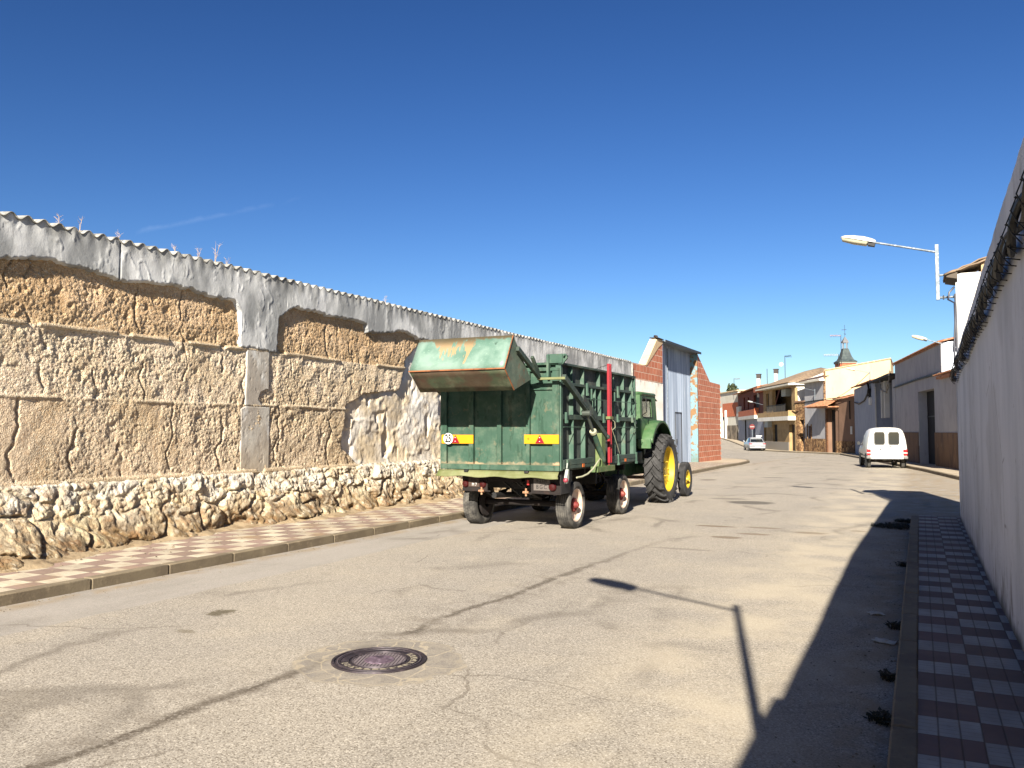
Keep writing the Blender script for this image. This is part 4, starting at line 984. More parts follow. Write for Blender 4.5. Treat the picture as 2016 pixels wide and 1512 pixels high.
# cab
cb = MB(); x0, x1, y0, y1 = -6.88, -5.52, 17.88, 19.22
def cabP(x, y, z):
    k = (z-1.5)/.95; cx_ = (x0+x1)/2
    return (cx_+(x-cx_)*(1-.045*max(k, 0)), y + (.03 if y < 18.5 else -.10)*max(k, 0), z)
def cab_wall(axis, fixed, a0, a1, win, z0=1.46, z1=2.44, th=.05):
    mb = MB(); wa0, wa1, wz0, wz1 = win; cc = .05
    outer = [(a0, z0), (a1, z0), (a1, z1), (a0, z1)]
    inner = [(wa0+cc, wz0), (wa1-cc, wz0), (wa1, wz0+cc), (wa1, wz1-cc), (wa1-cc, wz1), (wa0+cc, wz1), (wa0, wz1-cc), (wa0, wz0+cc)]
    ocorr = [(a0, z0), (a1, z0), (a1, z0), (a1, z1), (a1, z1), (a0, z1), (a0, z1), (a0, z0)]
    sgn = 1 if fixed > (0 if axis == 'x' else 0) else -1
    def P(p, d):
        return cabP(fixed+d, p[0], p[1]) if axis == 'x' else cabP(p[0], fixed+d, p[1])
    n = 8; v = []
    for d in (0, th):
        v += [P(p, d) for p in ocorr] + [P(p, d) for p in inner]
    f = []
    for k in range(n):
        k2 = (k+1) % n
        f += [(k, k2, n+k2, n+k), (2*n+k, 3*n+k, 3*n+k2, 2*n+k2), (n+k, n+k2, 3*n+k2, 3*n+k)]
    mb.add(v, f)
    for k in range(n):
        k2 = (k+1) % n
    o = mb.build('cab_panel', G_trac, tk, smooth=0, fix=False)
    gb = MB(); m_ = [P((p[0], p[1]), th*.5) for p in inner]; gb.add(m_, [tuple(range(n))]); gb.build('window_pane', M_clear, o, smooth=0, fix=False)
    sb = MB(); fr = [Vector(P(p, -.004 if (axis == 'y' and fixed < 18.5) or (axis == 'x' and fixed < -6) else (th+.004))) for p in inner]; sb.tube(fr+[fr[0]], .010, 6, False); sb.build('window_seal', M_iron, o)
    return o
cab_wall('x', x1-.05, y0, y1, (18.02, 18.86, 1.94, 2.36)); cab_wall('x', x0, y0, y1, (18.02, 18.86, 1.94, 2.36))
cab_wall('y', y0, x0, x1, (-6.76, -5.62, 1.92, 2.36)); cab_wall('y', y1-.05, x0+.001, x1-.001, (-6.8, -5.6, 1.80, 2.38))
mb = MB(); ring = []
for zz, g in ((2.425, .01), (2.47, .03), (2.505, .0), (2.52, -.10)):
    a0, a1, b0, b1 = x0-g+.03, x1+g-.03, y0-g+.04, y1+g-.10
    ring.append([(a0+.08, b0, zz), (a1-.08, b0, zz), (a1, b0+.08, zz), (a1, b1-.08, zz), (a1-.08, b1, zz), (a0+.08, b1, zz), (a0, b1-.08, zz), (a0, b0+.08, zz)])
mb.loft(ring); mb.build('cab_roof', G_trac, tk)
mb = MB(); mb.add([(x0+.1, 19.10, 2.42), (x1-.05, 19.10, 2.42), (x1-.05, 19.36, 2.34), (x0+.1, 19.36, 2.34)], [(0, 1, 2, 3)]); mb.build('visor', M_iron, tk, solid=.01, fix=False)
mb = MB(); mb.box(-6.85, -5.55, 17.95, 19.1, 1.40, 1.47); mb.box(-6.5, -5.9, 18.2, 18.7, 1.47, 1.75); mb.box(-6.5, -5.9, 18.15, 18.25, 1.75, 2.12); mb.build('seat', M('dark_vinyl', (30, 32, 30), .7), tk, bevel=.03)
mb = MB(); mb.tube([(-6.2+.19*math.cos(a), 18.98+.05*math.sin(a), 1.98+.17*math.sin(a)) for a in np.linspace(0, 2*math.pi, 25)], .014, 6, False); mb.tube([(-6.2, 18.98, 1.98), (-6.2, 19.1, 1.6)], .02, 6); mb.build('steering_wheel', M_black, tk)
mb = MB(); mb.box(-5.74, -5.62, 17.845, 17.885, 1.79, 1.85); tl = mb.build('tail_lamp', M_white, tk, bevel=.004); mb = MB(); mb.box(-5.71, -5.65, 17.832, 17.846, 1.80, 1.84); mb.build('lens', M_redp, tl)
mb = MB(); mb.tube([(-5.50, 17.95, 2.38), (-5.40, 17.88, 2.36), (-5.38, 17.86, 2.05), (-5.50, 17.9, 1.98)], .012, 6); mb.build('grab_handle', M_iron, tk)
mb = MB(); mb.box(-6.5, -5.9, 17.6, 17.95, .5, .62); mb.beam((-6.45, 17.5, .6), (-6.4, 17.95, 1.1), .04, .06); mb.beam((-5.95, 17.5, .6), (-6.0, 17.95, 1.1), .04, .06); mb.box(-6.7, -5.7, 17.86, 17.95, 1.15, 1.5); mb.build('hitch', M_chassis, tk, bevel=.008)
# ================================================================ facades
class Fac:
    """vertical wall plane over a plan line; s runs from a to b, o is the offset towards the street"""
    def __init__(s, a, b):
        s.a = Vector((a[0], a[1], 0)); d = Vector((b[0]-a[0], b[1]-a[1], 0)); s.L = d.length; s.d = d.normalized()
        n = Vector((-s.d.y, s.d.x, 0)); s.n = n if n.dot(EYE - s.a) > 0 else -n
    def P(s, t, z, o=0.): return s.a + s.d*t + s.n*o + Vector((0, 0, z))
    def box(s, mb, t0, t1, z0, z1, o0, o1):
        v = [s.P(t, z, o) for z in (z0, z1) for (t, o) in ((t0, o0), (t1, o0), (t1, o1), (t0, o1))]
        return mb.add(v, [(0,3,2,1),(4,5,6,7),(0,1,5,4),(1,2,6,5),(2,3,7,6),(3,0,4,7)])
    def wall(s, mb, t0, t1, z0, z1, th, holes=(), o=0.):
        ts = sorted({t0, t1, *[h[0] for h in holes], *[h[1] for h in holes]}); zs_ = sorted({z0, z1, *[h[2] for h in holes], *[h[3] for h in holes]})
        ts = [t for t in ts if t0 <= t <= t1]; zs_ = [z for z in zs_ if z0 <= z <= z1]
        def solid(i, j):
            if not (0 <= i < len(ts)-1 and 0 <= j < len(zs_)-1): return False
            tm, zm = (ts[i]+ts[i+1])/2, (zs_[j]+zs_[j+1])/2
            return not any(h[0] < tm < h[1] and h[2] < zm < h[3] for h in holes)
        for i in range(len(ts)-1):
            for j in range(len(zs_)-1):
                if not solid(i, j): continue
                a, b_, c, d = ts[i], ts[i+1], zs_[j], zs_[j+1]
                mb.quad(s.P(a, c, o), s.P(b_, c, o), s.P(b_, d, o), s.P(a, d, o)); mb.quad(s.P(a, c, o-th), s.P(b_, c, o-th), s.P(b_, d, o-th), s.P(a, d, o-th))
                if not solid(i-1, j): mb.quad(s.P(a, c, o), s.P(a, d, o), s.P(a, d, o-th), s.P(a, c, o-th))
                if not solid(i+1, j): mb.quad(s.P(b_, c, o), s.P(b_, d, o), s.P(b_, d, o-th), s.P(b_, c, o-th))
                if not solid(i, j-1): mb.quad(s.P(a, c, o), s.P(b_, c, o), s.P(b_, c, o-th), s.P(a, c, o-th))
                if not solid(i, j+1): mb.quad(s.P(a, d, o), s.P(b_, d, o), s.P(b_, d, o-th), s.P(a, d, o-th))
        return mb
def tiles_sheet(mb, A, B, Cc, D, per=.24, amp=.05, m=6):
    """wavy clay-tile surface: A-B along the eave, D-C along the ridge"""
    A, B, Cc, D = map(Vector, (A, B, Cc, D)); L = (B-A).length; n = max(6, int(L/per*6)); nr = (B-A).cross(D-A).normalized()
    if nr.z < 0: nr = -nr
    def P(i, j):
        f, g = i/n, j/m; p = A.lerp(B, f).lerp(D.lerp(Cc, f), g); w_ = abs(math.sin(math.pi*f*L/per))
        return p + nr*(amp*w_ + .015*(j % 2))
    mb.sheet(P, n, m); return mb
def house(name, loc, label, cat='house', grp=None): return thing(name, loc, label, cat, grp)

def plaster(name, c1, c2, c3_=None, bump_=.3, sc=1.2):
    return M(name, c1, .92, 0, [(c2, sc, .38, .68, (1, 1, .6), .8)] + ([(c3_, 3.5, .55, .75, (1, 1, .3), .6)] if c3_ else []), (8, bump_, .02), .2)
P_grey = plaster('grey_plaster', (190, 188, 188), (172, 170, 172), (146, 142, 140))
P_blue = plaster('bluish_plaster', (176, 180, 192), (158, 163, 176))
P_peach = plaster('peach_plaster', (226, 200, 160), (218, 188, 146), (206, 160, 120), sc=.4)
P_white = plaster('white_wash', (236, 232, 222), (222, 216, 204), (190, 182, 168))
P_cream = plaster('cream_wall', (228, 222, 206), (214, 206, 188))
P_ochre = M('ochre_tiled_front', (176, 146, 100), .8, 0, [((150, 122, 82), 2, .4, .65, (1, 1, 1), .8)])
P_brown = M('brown_stained_dado', (128, 96, 66), .9, 0, [((96, 72, 52), 2.5, .42, .65, (1, 1, .4), .9), ((178, 158, 130), 9, .62, .74, (1, 1, .3), .7)], (9, .4, .02))
P_brownw = plaster('brown_plaster', (142, 112, 92), (124, 98, 80))
P_redbrick = M('dark_red_brick', (120, 58, 42), .9, 0, [((92, 44, 34), 6, .4, .65, (1, 1, 1), .7)])
P_orange = M('orange_brick_face', (206, 116, 78), .9, 0, [((186, 98, 64), 4, .4, .65, (1, 1, 1), .7), ((226, 168, 130), 10, .6, .75, (1, 1, 1), .6)])
M_dark = M('dark_opening', (26, 22, 20), .8)
M_darkd = M('black_metal_door', (20, 19, 19), .9, 0, [((64, 60, 56), 5, .58, .72, (1, 1, .3), .6)])
M_tile = M('clay_tiles', (176, 112, 76), .9, 0, [((206, 158, 118), 4, .42, .62, (1, 1, 1), .8), ((98, 70, 52), 9, .5, .7, (1, 1, 1), .7)], (20, .4))
M_tileg = M('grey_brown_tiles', (150, 128, 104), .9, 0, [((118, 100, 82), 3, .42, .65, (1, 1, 1), .8), ((182, 162, 134), 8, .58, .72, (1, 1, 1), .6)], (12, .4))
M_galv = M('galvanised_steel', (112, 121, 127), .55, .35, [((146, 156, 166), 9, .4, .65, (1, 1, 1), .8), ((206, 212, 216), 26, .5, .7, (1, 1, 1), .5)])
M_wsheet = M('white_sheet_metal', (214, 222, 232), .5, .1, [((176, 190, 208), 3, .45, .65, (1, 1, .1), .7)])
M_cable = M('black_cable', (24, 23, 22), .6, 0, [((52, 48, 42), 14, .5, .7, (1, 1, 1), .7)])
M_navy = M('navy_cable', (16, 22, 44), .45)
def stone_mat(name, a, b_, mortar):
    t = NT(name); x, y, z = t.sep(); v = t.voro(3.4, out='Color'); sp = t.n('ShaderNodeSeparateColor'); t.l(v, sp.inputs[0])
    c = t.mix(sp.outputs[0], lin(a), lin(b_)); d = t.voro(3.4, 'DISTANCE_TO_EDGE'); c = t.mix(t.ramp(d, .07, .02), c, lin(mortar))
    return t.set(c, .9, 0, t.bump(t.ramp(d, 0, .12), .8, .04), .2)
P_stone = stone_mat('stone_cladding', (186, 148, 104), (112, 82, 58), (70, 52, 38))
def brick_mat(name, a, b_, mortar, w=.46, h=.285, ms=.016):
    t = NT(name); x, y, z = t.sep(); cb_ = t.n('ShaderNodeCombineXYZ'); t.l(t.math('ADD', x, y), cb_.inputs[0]); t.l(t.math('ADD', z, t.math('MULTIPLY_ADD', t.noise(.8, 2), .03, -.015)), cb_.inputs[1])
    n = t.n('ShaderNodeTexBrick'); n.inputs['Scale'].default_value = 1; n.inputs['Brick Width'].default_value = w; n.inputs['Row Height'].default_value = h
    n.inputs['Mortar Size'].default_value = ms; n.inputs['Mortar Smooth'].default_value = .3; n.inputs['Bias'].default_value = -.1
    n.inputs['Color1'].default_value = (*lin(a), 1); n.inputs['Color2'].default_value = (*lin(b_), 1); n.inputs['Mortar'].default_value = (*lin(mortar), 1)
    t.l(cb_.outputs[0], n.inputs['Vector'])
    c = t.mix(t.ramp(t.noise(1.3, 4), .4, .7, 0, .5), n.outputs['Color'], lin(tuple(k*.78 for k in a)))
    c = t.mix(t.ramp(t.noise(20, 4, .7, (1, 1, .15)), .55, .75, 0, .35), c, lin(tuple(k*.7 for k in b_)))
    c = t.mix(t.ramp(t.noise(3, 5), .62, .74, 0, .4), c, lin((226, 190, 160)))
    return t.set(c, .9, 0, t.bump(t.math('SUBTRACT', 1., n.outputs['Fac']), .7, .012, t.bump(t.noise(40, 3, .5, (1, 1, .2)), .3, .005)), .2)
P_brick = brick_mat('hollow_clay_brick', (226, 146, 114), (206, 124, 94), (240, 208, 184))

# ---------------------------------------------------------------- bare brick building with the tall sheet-metal gate
bb = house('brick_building', (-10.2, 39, 0), 'bare red brick building with tall corrugated metal gate, beyond the earthen wall', 'building')
mb = MB()
mb.prism([(31.14, 3.66), (35.60, 3.70), (35.60, 5.42), (34.95, 5.20), (33.2, 4.30), (31.14, 4.30)], 'x', -10.28, -9.995)
mb.build('brick_gable', P_brick, bb, smooth=0)
mb = MB(); mb.prism([(33.05, 4.32), (33.2, 4.30), (34.95, 5.20), (35.60, 5.43), (35.60, 5.58), (34.75, 5.56)], 'x', -10.3, -9.975)
mb.prism([(35.28, 3.75), (35.62, 3.75), (35.62, 5.50), (35.28, 5.50)], 'x', -10.29, -9.99) if False else None
mb.build('gable_coping', P_peach, bb, smooth=0)
mb = MB(); mb.box(-10.27, -9.985, 31.14, 35.60, -.05, 3.67); 
t = NT('flaking_whitewash'); x, y, z = t.sep()
c = t.mix(t.ramp(t.noise(1.2, 5), .4, .7), lin((292, 284, 270)), lin((268, 256, 238)))
c = t.mix(t.math('MULTIPLY', t.ramp(z, 3.2, 3.75), t.ramp(t.noise(5, 6, .7, (1, 1, .4)), .5, .66, 0, .7)), c, lin((146, 134, 120)))
c = t.mix(t.ramp(t.noise(.9, 6, .7), .62, .65, 0, .9), c, lin((206, 160, 104)))
mb.build('whitewashed_wall', t.set(c, .9, 0, t.bump(t.noise(5, 5), .5, .03), .2), bb, smooth=0)
mb = MB(); mb.prism([(42.02, -.05), (47.27, -.05), (47.27, 4.22), (44.8, 4.24), (42.02, 5.52)], 'x', -10.28, -9.995); mb.build('brick_front', P_brick, bb, smooth=0)
mb = MB(); mb.box(-20, -10.281, 46.98, 47.26, -.05, 4.15); mb.build('brick_side', P_brick, bb, smooth=0)
mb = MB()
for k in range(15): mb.box(-10.30, -9.985, 47.27, 47.27+.055, .02+k*.285, .02+k*.285+.15)
mb.build('toothed_edge', P_brick, bb, smooth=0)
mb = MB(); mb.box(-20, -10.62, 31.14, 46.9, 0, 3.9); mb.build('rear_walls', P_brick, bb, smooth=0)
mb = MB(); N = 240
mb.sheet(lambda i, j: (-10.34 + (.018 if (i % 8) in (2, 3, 4) else 0.0) + .004*math.sin(i*.7), 35.68+6.22*i/N, .06+5.465*j/2), N, 2)
t = NT('weathered_gate_sheet'); x, y, z = t.sep()
c = t.mix(t.ramp(t.noise(4, 5, .6, (1, 1, .03)), .35, .68), lin((184, 197, 214)), lin((136, 150, 172)))
c = t.mix(t.ramp(t.noise(9, 5, .6, (1, 1, .05)), .55, .72, 0, .7), c, lin((236, 242, 246))); c = t.mix(t.ramp(t.noise(6, 5, .7, (1, 1, .12)), .64, .74, 0, .4), c, lin((150, 140, 124)))
M_gate = t.set(c, .6, .15, None, .4)
gt = mb.build('gate', M_gate, bb, smooth=20, fix=False)
mb = MB(); mb.sheet(lambda i, j: (-10.308 + (.012 if (i % 6) in (2, 3) else 0), 38.82+1.10*i/30, .10+2.36*j), 30, 1); wd = mb.build('wicket_door', M_gate, gt, smooth=20, fix=False)
mb = MB()
for a in ((-10.312, -10.29, 38.78, 38.815, .08, 2.50), (-10.312, -10.29, 39.93, 39.965, .08, 2.50), (-10.312, -10.288, 38.78, 39.965, 2.47, 2.52)): mb.box(*a)
mb.box(-10.30, -10.26, 38.92, 38.98, 1.05, 1.25); mb.build('door_frame', M_iron, gt)
mb = MB(); mb.box(-10.32, -10.29, 37.52, 37.56, .06, 5.4); mb.build('gate_joint', M_galv, gt)
t = NT('rusty_pale_blue_paint'); x, y, z = t.sep()
c = t.mix(t.ramp(t.noise(3.5, 6, .65), .47, .56), lin((118, 158, 168)), lin((140, 104, 62)))
c = t.mix(t.ramp(t.noise(6, 5, .7), .56, .66, 0, .8), c, lin((120, 70, 40))); c = t.mix(t.ramp(z, .8, .1, 0, .6), c, lin((90, 100, 70)))
M_rblue = t.set(c, .7, 0, t.bump(t.noise(14, 4), .3, .005))
mb = MB(); mb.box(-10.36, -9.985, 41.90, 42.018, .0, 5.50); mb.build('gate_post', M_rblue, bb, smooth=0)
mb = MB(); mb.box(-10.36, -9.975, 35.605, 35.675, .0, 5.52); mb.build('gate_post', M('dark_blue_post', (64, 70, 92), .6), bb, smooth=0)
mb = MB(); mb.add([(-10.45, 35.68, 5.555), (-9.88, 35.68, 5.555), (-9.88, 42.25, 5.545), (-10.45, 42.25, 5.545)], [(0, 1, 2, 3)]); mb.build('gate_canopy', M_galv, bb, solid=.05, fix=False, smooth=0)
mb = MB(); mb.box(-9.878, -9.853, 35.66, 42.3, 5.50, 5.61); mb.build('canopy_edge', M('dark_gutter', (70, 74, 80), .6, .3), bb, smooth=0)
mb = MB(); mb.add([(-9.92, 34.7, 5.60), (-9.92, 35.6, 5.60), (-10.3, 35.6, 5.62), (-10.3, 34.7, 5.62)], [(0, 1, 2, 3)]); mb.tube([(-9.95, 34.6, 5.64), (-10.1, 34.8, 5.68)], .04, 8); mb.build('eave_scrap', M('charred_eave', (60, 54, 50), .8), bb, solid=.03, fix=False, smooth=0)

# ---------------------------------------------------------------- white rendered gable beyond the plastered wall
wb = house('white_house', (1.2, 16.7, 0), 'narrow sunlit white house end with a tiled eave behind the plastered wall', 'house')
mb = MB(); mb.box(.655, 1.95, 16.30, 17.0, 0, 4.36); mb.build('wall', P_white, wb, smooth=0)
mb = MB(); mb.box(1.02, 1.96, 16.28, 17.01, 4.10, 4.50); mb.build('chimney_stub', plaster('sandy_block', (206, 176, 136), (186, 150, 110)), wb, smooth=0)
mb = MB(); tiles_sheet(mb, (.46, 16.20, 4.33), (.46, 17.08, 4.33), (1.10, 17.08, 4.53), (1.10, 16.20, 4.53), .17, .03, 5); mb.sheet(lambda i, j: (.50+.12*i, 16.20+.88*j, 4.36+.05*i-.02*(i % 2)), 5, 1)
mb.build('roof', M_tileg, wb, solid=.018, fix=False)
mb = MB(); mb.prism([(.48, 4.30), (.655, 4.26), (.655, 4.40), (.52, 4.36)], 'y', 16.24, 17.05); mb.build('eave_mortar', M('dark_mortar', (96, 86, 74), .9), wb, smooth=0)
mb = MB(); mb.tube([(.635, 16.28, 4.20), (.638, 16.28, 2.9)], .014, 6); mb.build('conduit', M_white, wb)
tag(MB().tube([(.60, 16.26, 4.12), (.52, 16.2, 4.02), (.50, 16.2, 3.9), (.60, 16.24, 3.84), (.60, 16.22, 3.5), (.575, 16.2, 3.1), (.57, 16.2, 2.78), (.60, 16.2, 2.66), (.62, 16.24, 2.9), (.62, 16.26, 3.6), (.61, 16.27, 4.0)], .016, 6).build('hanging_cable', M_navy),
    'dark blue cable loop hanging from the street lamp bracket', 'cable')

# ---------------------------------------------------------------- street lamps
M_shell = M('lamp_shell_white', (206, 208, 206), .4, .1, [((196, 198, 198), 8, .5, .75, (1, 1, 1), .5)])
t = NT('lamp_diffuser'); t.set(lin((198, 190, 160)), .35, 0, t.bump(t.noise(60, 3, .5, (6, 1, 1)), .3, .004), .5); M_diff = t.m
def street_lamp(label, x, y, z, rz=0, arm=.98, rise=.26, pole=.98, brk=.27, mount=True, sc=1.0, extra=False):
    """z = top of the upright; the arm leaves towards local -X"""
    t_ = thing('street_lamp', (x, y, z), label, 'street lamp', 'galvanised street lamps on wall brackets', rz)
    if pole:
        mb = MB(); mb.box(-.030, .030, -.030, .030, -pole, 0); mb.build('upright', M_galv, t_, local=True, bevel=.004)
    mb = MB(); mb.tube([(-.02, 0, -.13), (-arm, 0, -.13+rise)], .019, 10); mb.build('arm', M_galv, t_, local=True)
    if mount:
        for zz in ((-pole*.56, -pole*.96) if pole < 1.2 else (-pole*.96,)):
            mb = MB(); mb.tube([(.02, 0, zz), (brk, 0, zz)], .020, 8); mb.build('bracket', M_galv, t_, local=True)
        mb = MB(); mb.box(.075, .095, -.035, .035, -pole*.96-.035, -pole*.96+.035); mb.box(brk-.012, brk, -.05, .05, -pole*.96-.05, -pole*.96+.05); mb.build('clamp', M_iron, t_, local=True)
    a = math.atan2(rise, arm-.02); rot = Matrix.Translation((-arm, 0, -.13+rise)) @ Matrix.Rotation(a, 4, 'Y') 
    def T(p): return rot @ Vector(p)
    # shell: loft of half-ellipse sections from the arm end outwards
    L = .60; secs = []
    for f, w_, h_ in ((0, .055, .050), (.02, .075, .060), (.12, .100, .078), (.35, .122, .092), (.65, .115, .082), (.90, .085, .056), (.985, .05, .03), (1.0, .03, .015)):
        secs.append([T((-L*f, w_*math.cos(k*math.pi/10), -.012+h_*math.sin(k*math.pi/10))) for k in range(11)])
    mb = MB(); mb.loft(secs); hd_ = mb.build('lamp_head', M_shell, t_, local=True, fix=True)
    secs = []
    for f, w_, h_ in ((.20, .085, .030), (.23, .098, .070), (.6, .100, .075), (.93, .070, .055), (.965, .052, .02)):
        secs.append([T((-L*f, w_*math.cos(k*math.pi/10), -.018-h_*math.sin(k*math.pi/10)**.6)) for k in range(11)])
    mb = MB(); mb.loft(secs); mb.build('diffuser', M_diff, hd_, local=True)
    secs = [[T((-L*f, w_*c_, zz)) for c_, zz in ((-1, -.014), (1, -.014), (1, -.075), (-1, -.075))] for f, w_ in ((.0, .058), (.19, .075))]
    mb = MB(); mb.loft(secs); mb.build('gear_box', M_iron, hd_, local=True)
    if extra:
        mb = MB(); mb.box(.26, .36, -.72, -.58, -1.24, -1.12); mb.tube([(.0, 0, -1.85), (.22, -.1, -1.75), (.235, -.40, -1.6), (.25, -.64, -1.18)], .012, 8); mb.build('junction_box', M_iron, t_, local=True)
    return t_
street_lamp('largest street lamp in view, on a bracket at the far end of the plastered wall', .35, 16.33, 4.90)
street_lamp('street lamp fixed above the near plastered wall, seen only by its shadow on the road', .33, -.22, 4.47, arm=1.0, rise=.34, pole=1.90, brk=.28, extra=True)
street_lamp('street lamp whose white head stands against the sky above the grey building roof', 1.42, 37.4, 5.06, rz=-.02, pole=.5, arm=1.05, rise=.36, mount=False)

F1 = Fac((2.0, 34.2), (-1.44, 54.4)); F2 = Fac((-1.44, 54.4), (-4.82, 74.3)); F3 = Fac((-4.82, 74.3), (-7.49, 79.04)); F4 = Fac((-7.49, 79.04), (-9.72, 83.58))
F5 = Fac((-9.72, 83.58), (-10.76, 85.0)); F6 = Fac((-10.76, 85.0), (-15.56, 96.2)); F7 = Fac((-15.56, 96.2), (-22.5, 118)); F8 = Fac((-22.5, 118), (-27.5, 128))

# ---------------------------------------------------------------- grey building with the tall black door
h1 = house('grey_building', tuple(F1.P(10, 0, -4)), 'grey plastered building with a tall black door, brown dado and clay tile edge')
mb = MB(); F1.wall(mb, -2.5, 6.45, -.8, 4.05, .45); F1.wall(mb, 6.45, 18.95, -.8, 5.45, .45, [(8.10, 12.02, -.02, 3.55)]); F1.wall(mb, 18.95, 20.05, -.8, 4.6, .45, o=.02)
F1.box(mb, -2.5, 6.44, -.8, 4.04, -6, -.46); F1.box(mb, 6.44, 20.0, -.8, 4.9, -6, -.9); F1.box(mb, 12.1, 19, -.8, 5.4, -.9, -.46); F1.box(mb, 6.46, 8.0, -.8, 5.4, -.9, -.46)
mb.build('wall', P_grey, h1, smooth=0)
mb = MB(); F1.box(mb, -2.5, 8.09, -.8, 1.56, .002, .035); F1.box(mb, 12.03, 18.9, -.8, 1.56, .002, .035); mb.build('dado', P_brown, h1, smooth=0)
mb = MB(); F1.box(mb, 8.11, 12.01, 0, 3.54, -.46, -.40); dr_ = mb.build('door', M_darkd, h1, smooth=0)
mb = MB(); F1.box(mb, 10.0, 10.04, .02, 3.5, -.40, -.375); F1.box(mb, 8.2, 12.0, 2.3, 2.36, -.40, -.38); F1.box(mb, 9.6, 9.8, 1.9, 1.96, -.40, -.34); mb.build('door_bar', M_iron, dr_, smooth=0)
mb = MB(); F1.box(mb, 12.02, 12.05, .3, 2.0, -.40, -.0) if False else F1.box(mb, 12.0, 12.03, .9, 2.1, -.02, .012); mb.build('jamb_strip', P_white, h1, smooth=0)
mb = MB(); tiles_sheet(mb, F1.P(6.25, 5.44, .14), F1.P(19.15, 5.44, .14), F1.P(19.15, 6.0, -2.6), F1.P(6.25, 6.0, -2.6), .24, .07, 5)
mb.build('roof', M_tile, h1, solid=.02, fix=False)
mb = MB(); tiles_sheet(mb, F1.P(-2.5, 3.98, .28), F1.P(6.75, 3.98, .28), F1.P(6.75, 4.7, -2.5), F1.P(-2.5, 4.7, -2.5), .24, .07, 6); mb.build('roof', M_tile, h1, solid=.03, fix=False)
mb = MB(); F1.box(mb, -2.5, 6.6, 3.86, 3.97, .0, .20); F1.box(mb, 6.3, 19.1, 5.40, 5.44, .0, .08); mb.build('eave_course', M_tile, h1, smooth=0)
mb = MB(); A = F1.P(6.40, 4.1, -.02); N = 90
bk_ = (-F1.n)
mb.sheet(lambda i, j: tuple(A + bk_*(4.8*i/N) + F1.d*(-.03 if (i % 12) in (4, 5, 6) else 0) + Vector((0, 0, (1.36+.25*i/N)*j))), N, 1); mb.build('sheet_cladding', M_wsheet, h1, smooth=20, fix=False)
mb = MB(); F1.box(mb, 5.5, 6.42, 5.50, 5.62, -1.7, -.5); F1.box(mb, 5.85, 5.95, 5.2, 5.5, -1.5, -1.4); F1.box(mb, 5.6, 5.75, 5.3, 5.5, -1.0, -.8); mb.build('floodlight', M_iron, h1, smooth=0)
def cable(mb, f, pts, r=.03, n=3, amp=.03, step=.35):
    P_ = []
    for (a, b_) in zip(pts, pts[1:]):
        k = max(1, int(abs(b_[0]-a[0])/step)); P_ += [tuple(a[q]+(b_[q]-a[q])*i/k for q in range(3)) for i in range(k)]
    P_.append(pts[-1])
    for j in range(n): mb.tube([f.P(p[0], p[1]+amp*math.sin(i*1.3+j*2.1), p[2]+amp*math.cos(i*1.3+j*2.1)) for i, p in enumerate(P_)], r, 5)
mb = MB(); cable(mb, F1, [(6.6, 4.13, .07), (12, 4.17, .07), (19.0, 4.12, .07)], .028); mb.build('wall_cable', M_cable, h1)

# ---------------------------------------------------------------- bluish house with white slats
h2 = house('bluish_house', tuple(F2.P(10, 0, -4)), 'low blue grey house with white vertical slats beside its recess, behind the white van')
mb = MB(); F2.wall(mb, 7.1, 19.6, -1, 5.0, .4); F2.box(mb, 7.5, 19.55, -1, 4.95, -6, -.41); F2.box(mb, -.9, 7.45, -1, 4.9, -6, -2.4); F2.box(mb, 7.09, 7.5, -1, 4.9, -2.5, -.41); mb.build('wall', P_blue, h2, smooth=0)
mb = MB(); F2.box(mb, 7.02, 7.09, .9, 4.6, -.06, .02); mb.build('sunlit_corner_strip', P_white, h2, smooth=0)  # sunlight on the wall corner, put in as a white strip
for s0 in (4.3, 2.9): 
    mb = MB(); F2.box(mb, s0, s0+.3, 2.45, 4.75, -.30, -.02); mb.build('slat', P_white, h2, smooth=0)
mb = MB(); F2.box(mb, .2, 2.8, 2.45, 4.8, -1.6, -1.2); F2.box(mb, -.8, 5.5, .0, 2.4, -2.4, -2.3); mb.build('shutter', M('grey_shutter', (92, 90, 92), .6, .2, [((60, 58, 60), 3, .4, .6, (1, 1, .05), .8)]), h2, smooth=0)
mb = MB(); tiles_sheet(mb, F2.P(7.0, 5.02, .25), F2.P(19.9, 5.12, .25), F2.P(19.9, 5.8, -4), F2.P(7.0, 5.7, -4), .24, .05, 5); mb.build('roof', M_tile, h2, solid=.03, fix=False)
mb = MB(); F2.box(mb, -1.0, 7.6, 4.85, 4.98, -6, .30); mb.build('sheet_roof', M('black_sheet', (40, 38, 38), .8), h2, smooth=0)
mb = MB(); F2.box(mb, 8.7, 9.6, 3.45, 3.95, .0, .12); mb.build('meter_box', P_white, h2, smooth=0)
mb = MB(); cable(mb, F2, [(19.3, 3.95, .06), (16, 3.7, .06), (12.5, 3.85, .06), (10.2, 4.3, .08), (9.3, 4.9, .1)], .03); cable(mb, F2, [(9.4, 5.0, .1), (9.0, 4.5, .14), (9.3, 4.0, .1)], .06, 3, .10); mb.build('wall_cable', M_cable, h2)
mb = MB(); cable(mb, F2, [(3.0, 4.9, .2), (2.2, 4.2, .3), (.6, 3.9, .2), (-.5, 4.4, .2), (-.6, 5.2, .1)], .025, 2, .05); mb.build('loose_cable', M('beige_cable', (150, 140, 126), .7), h2)

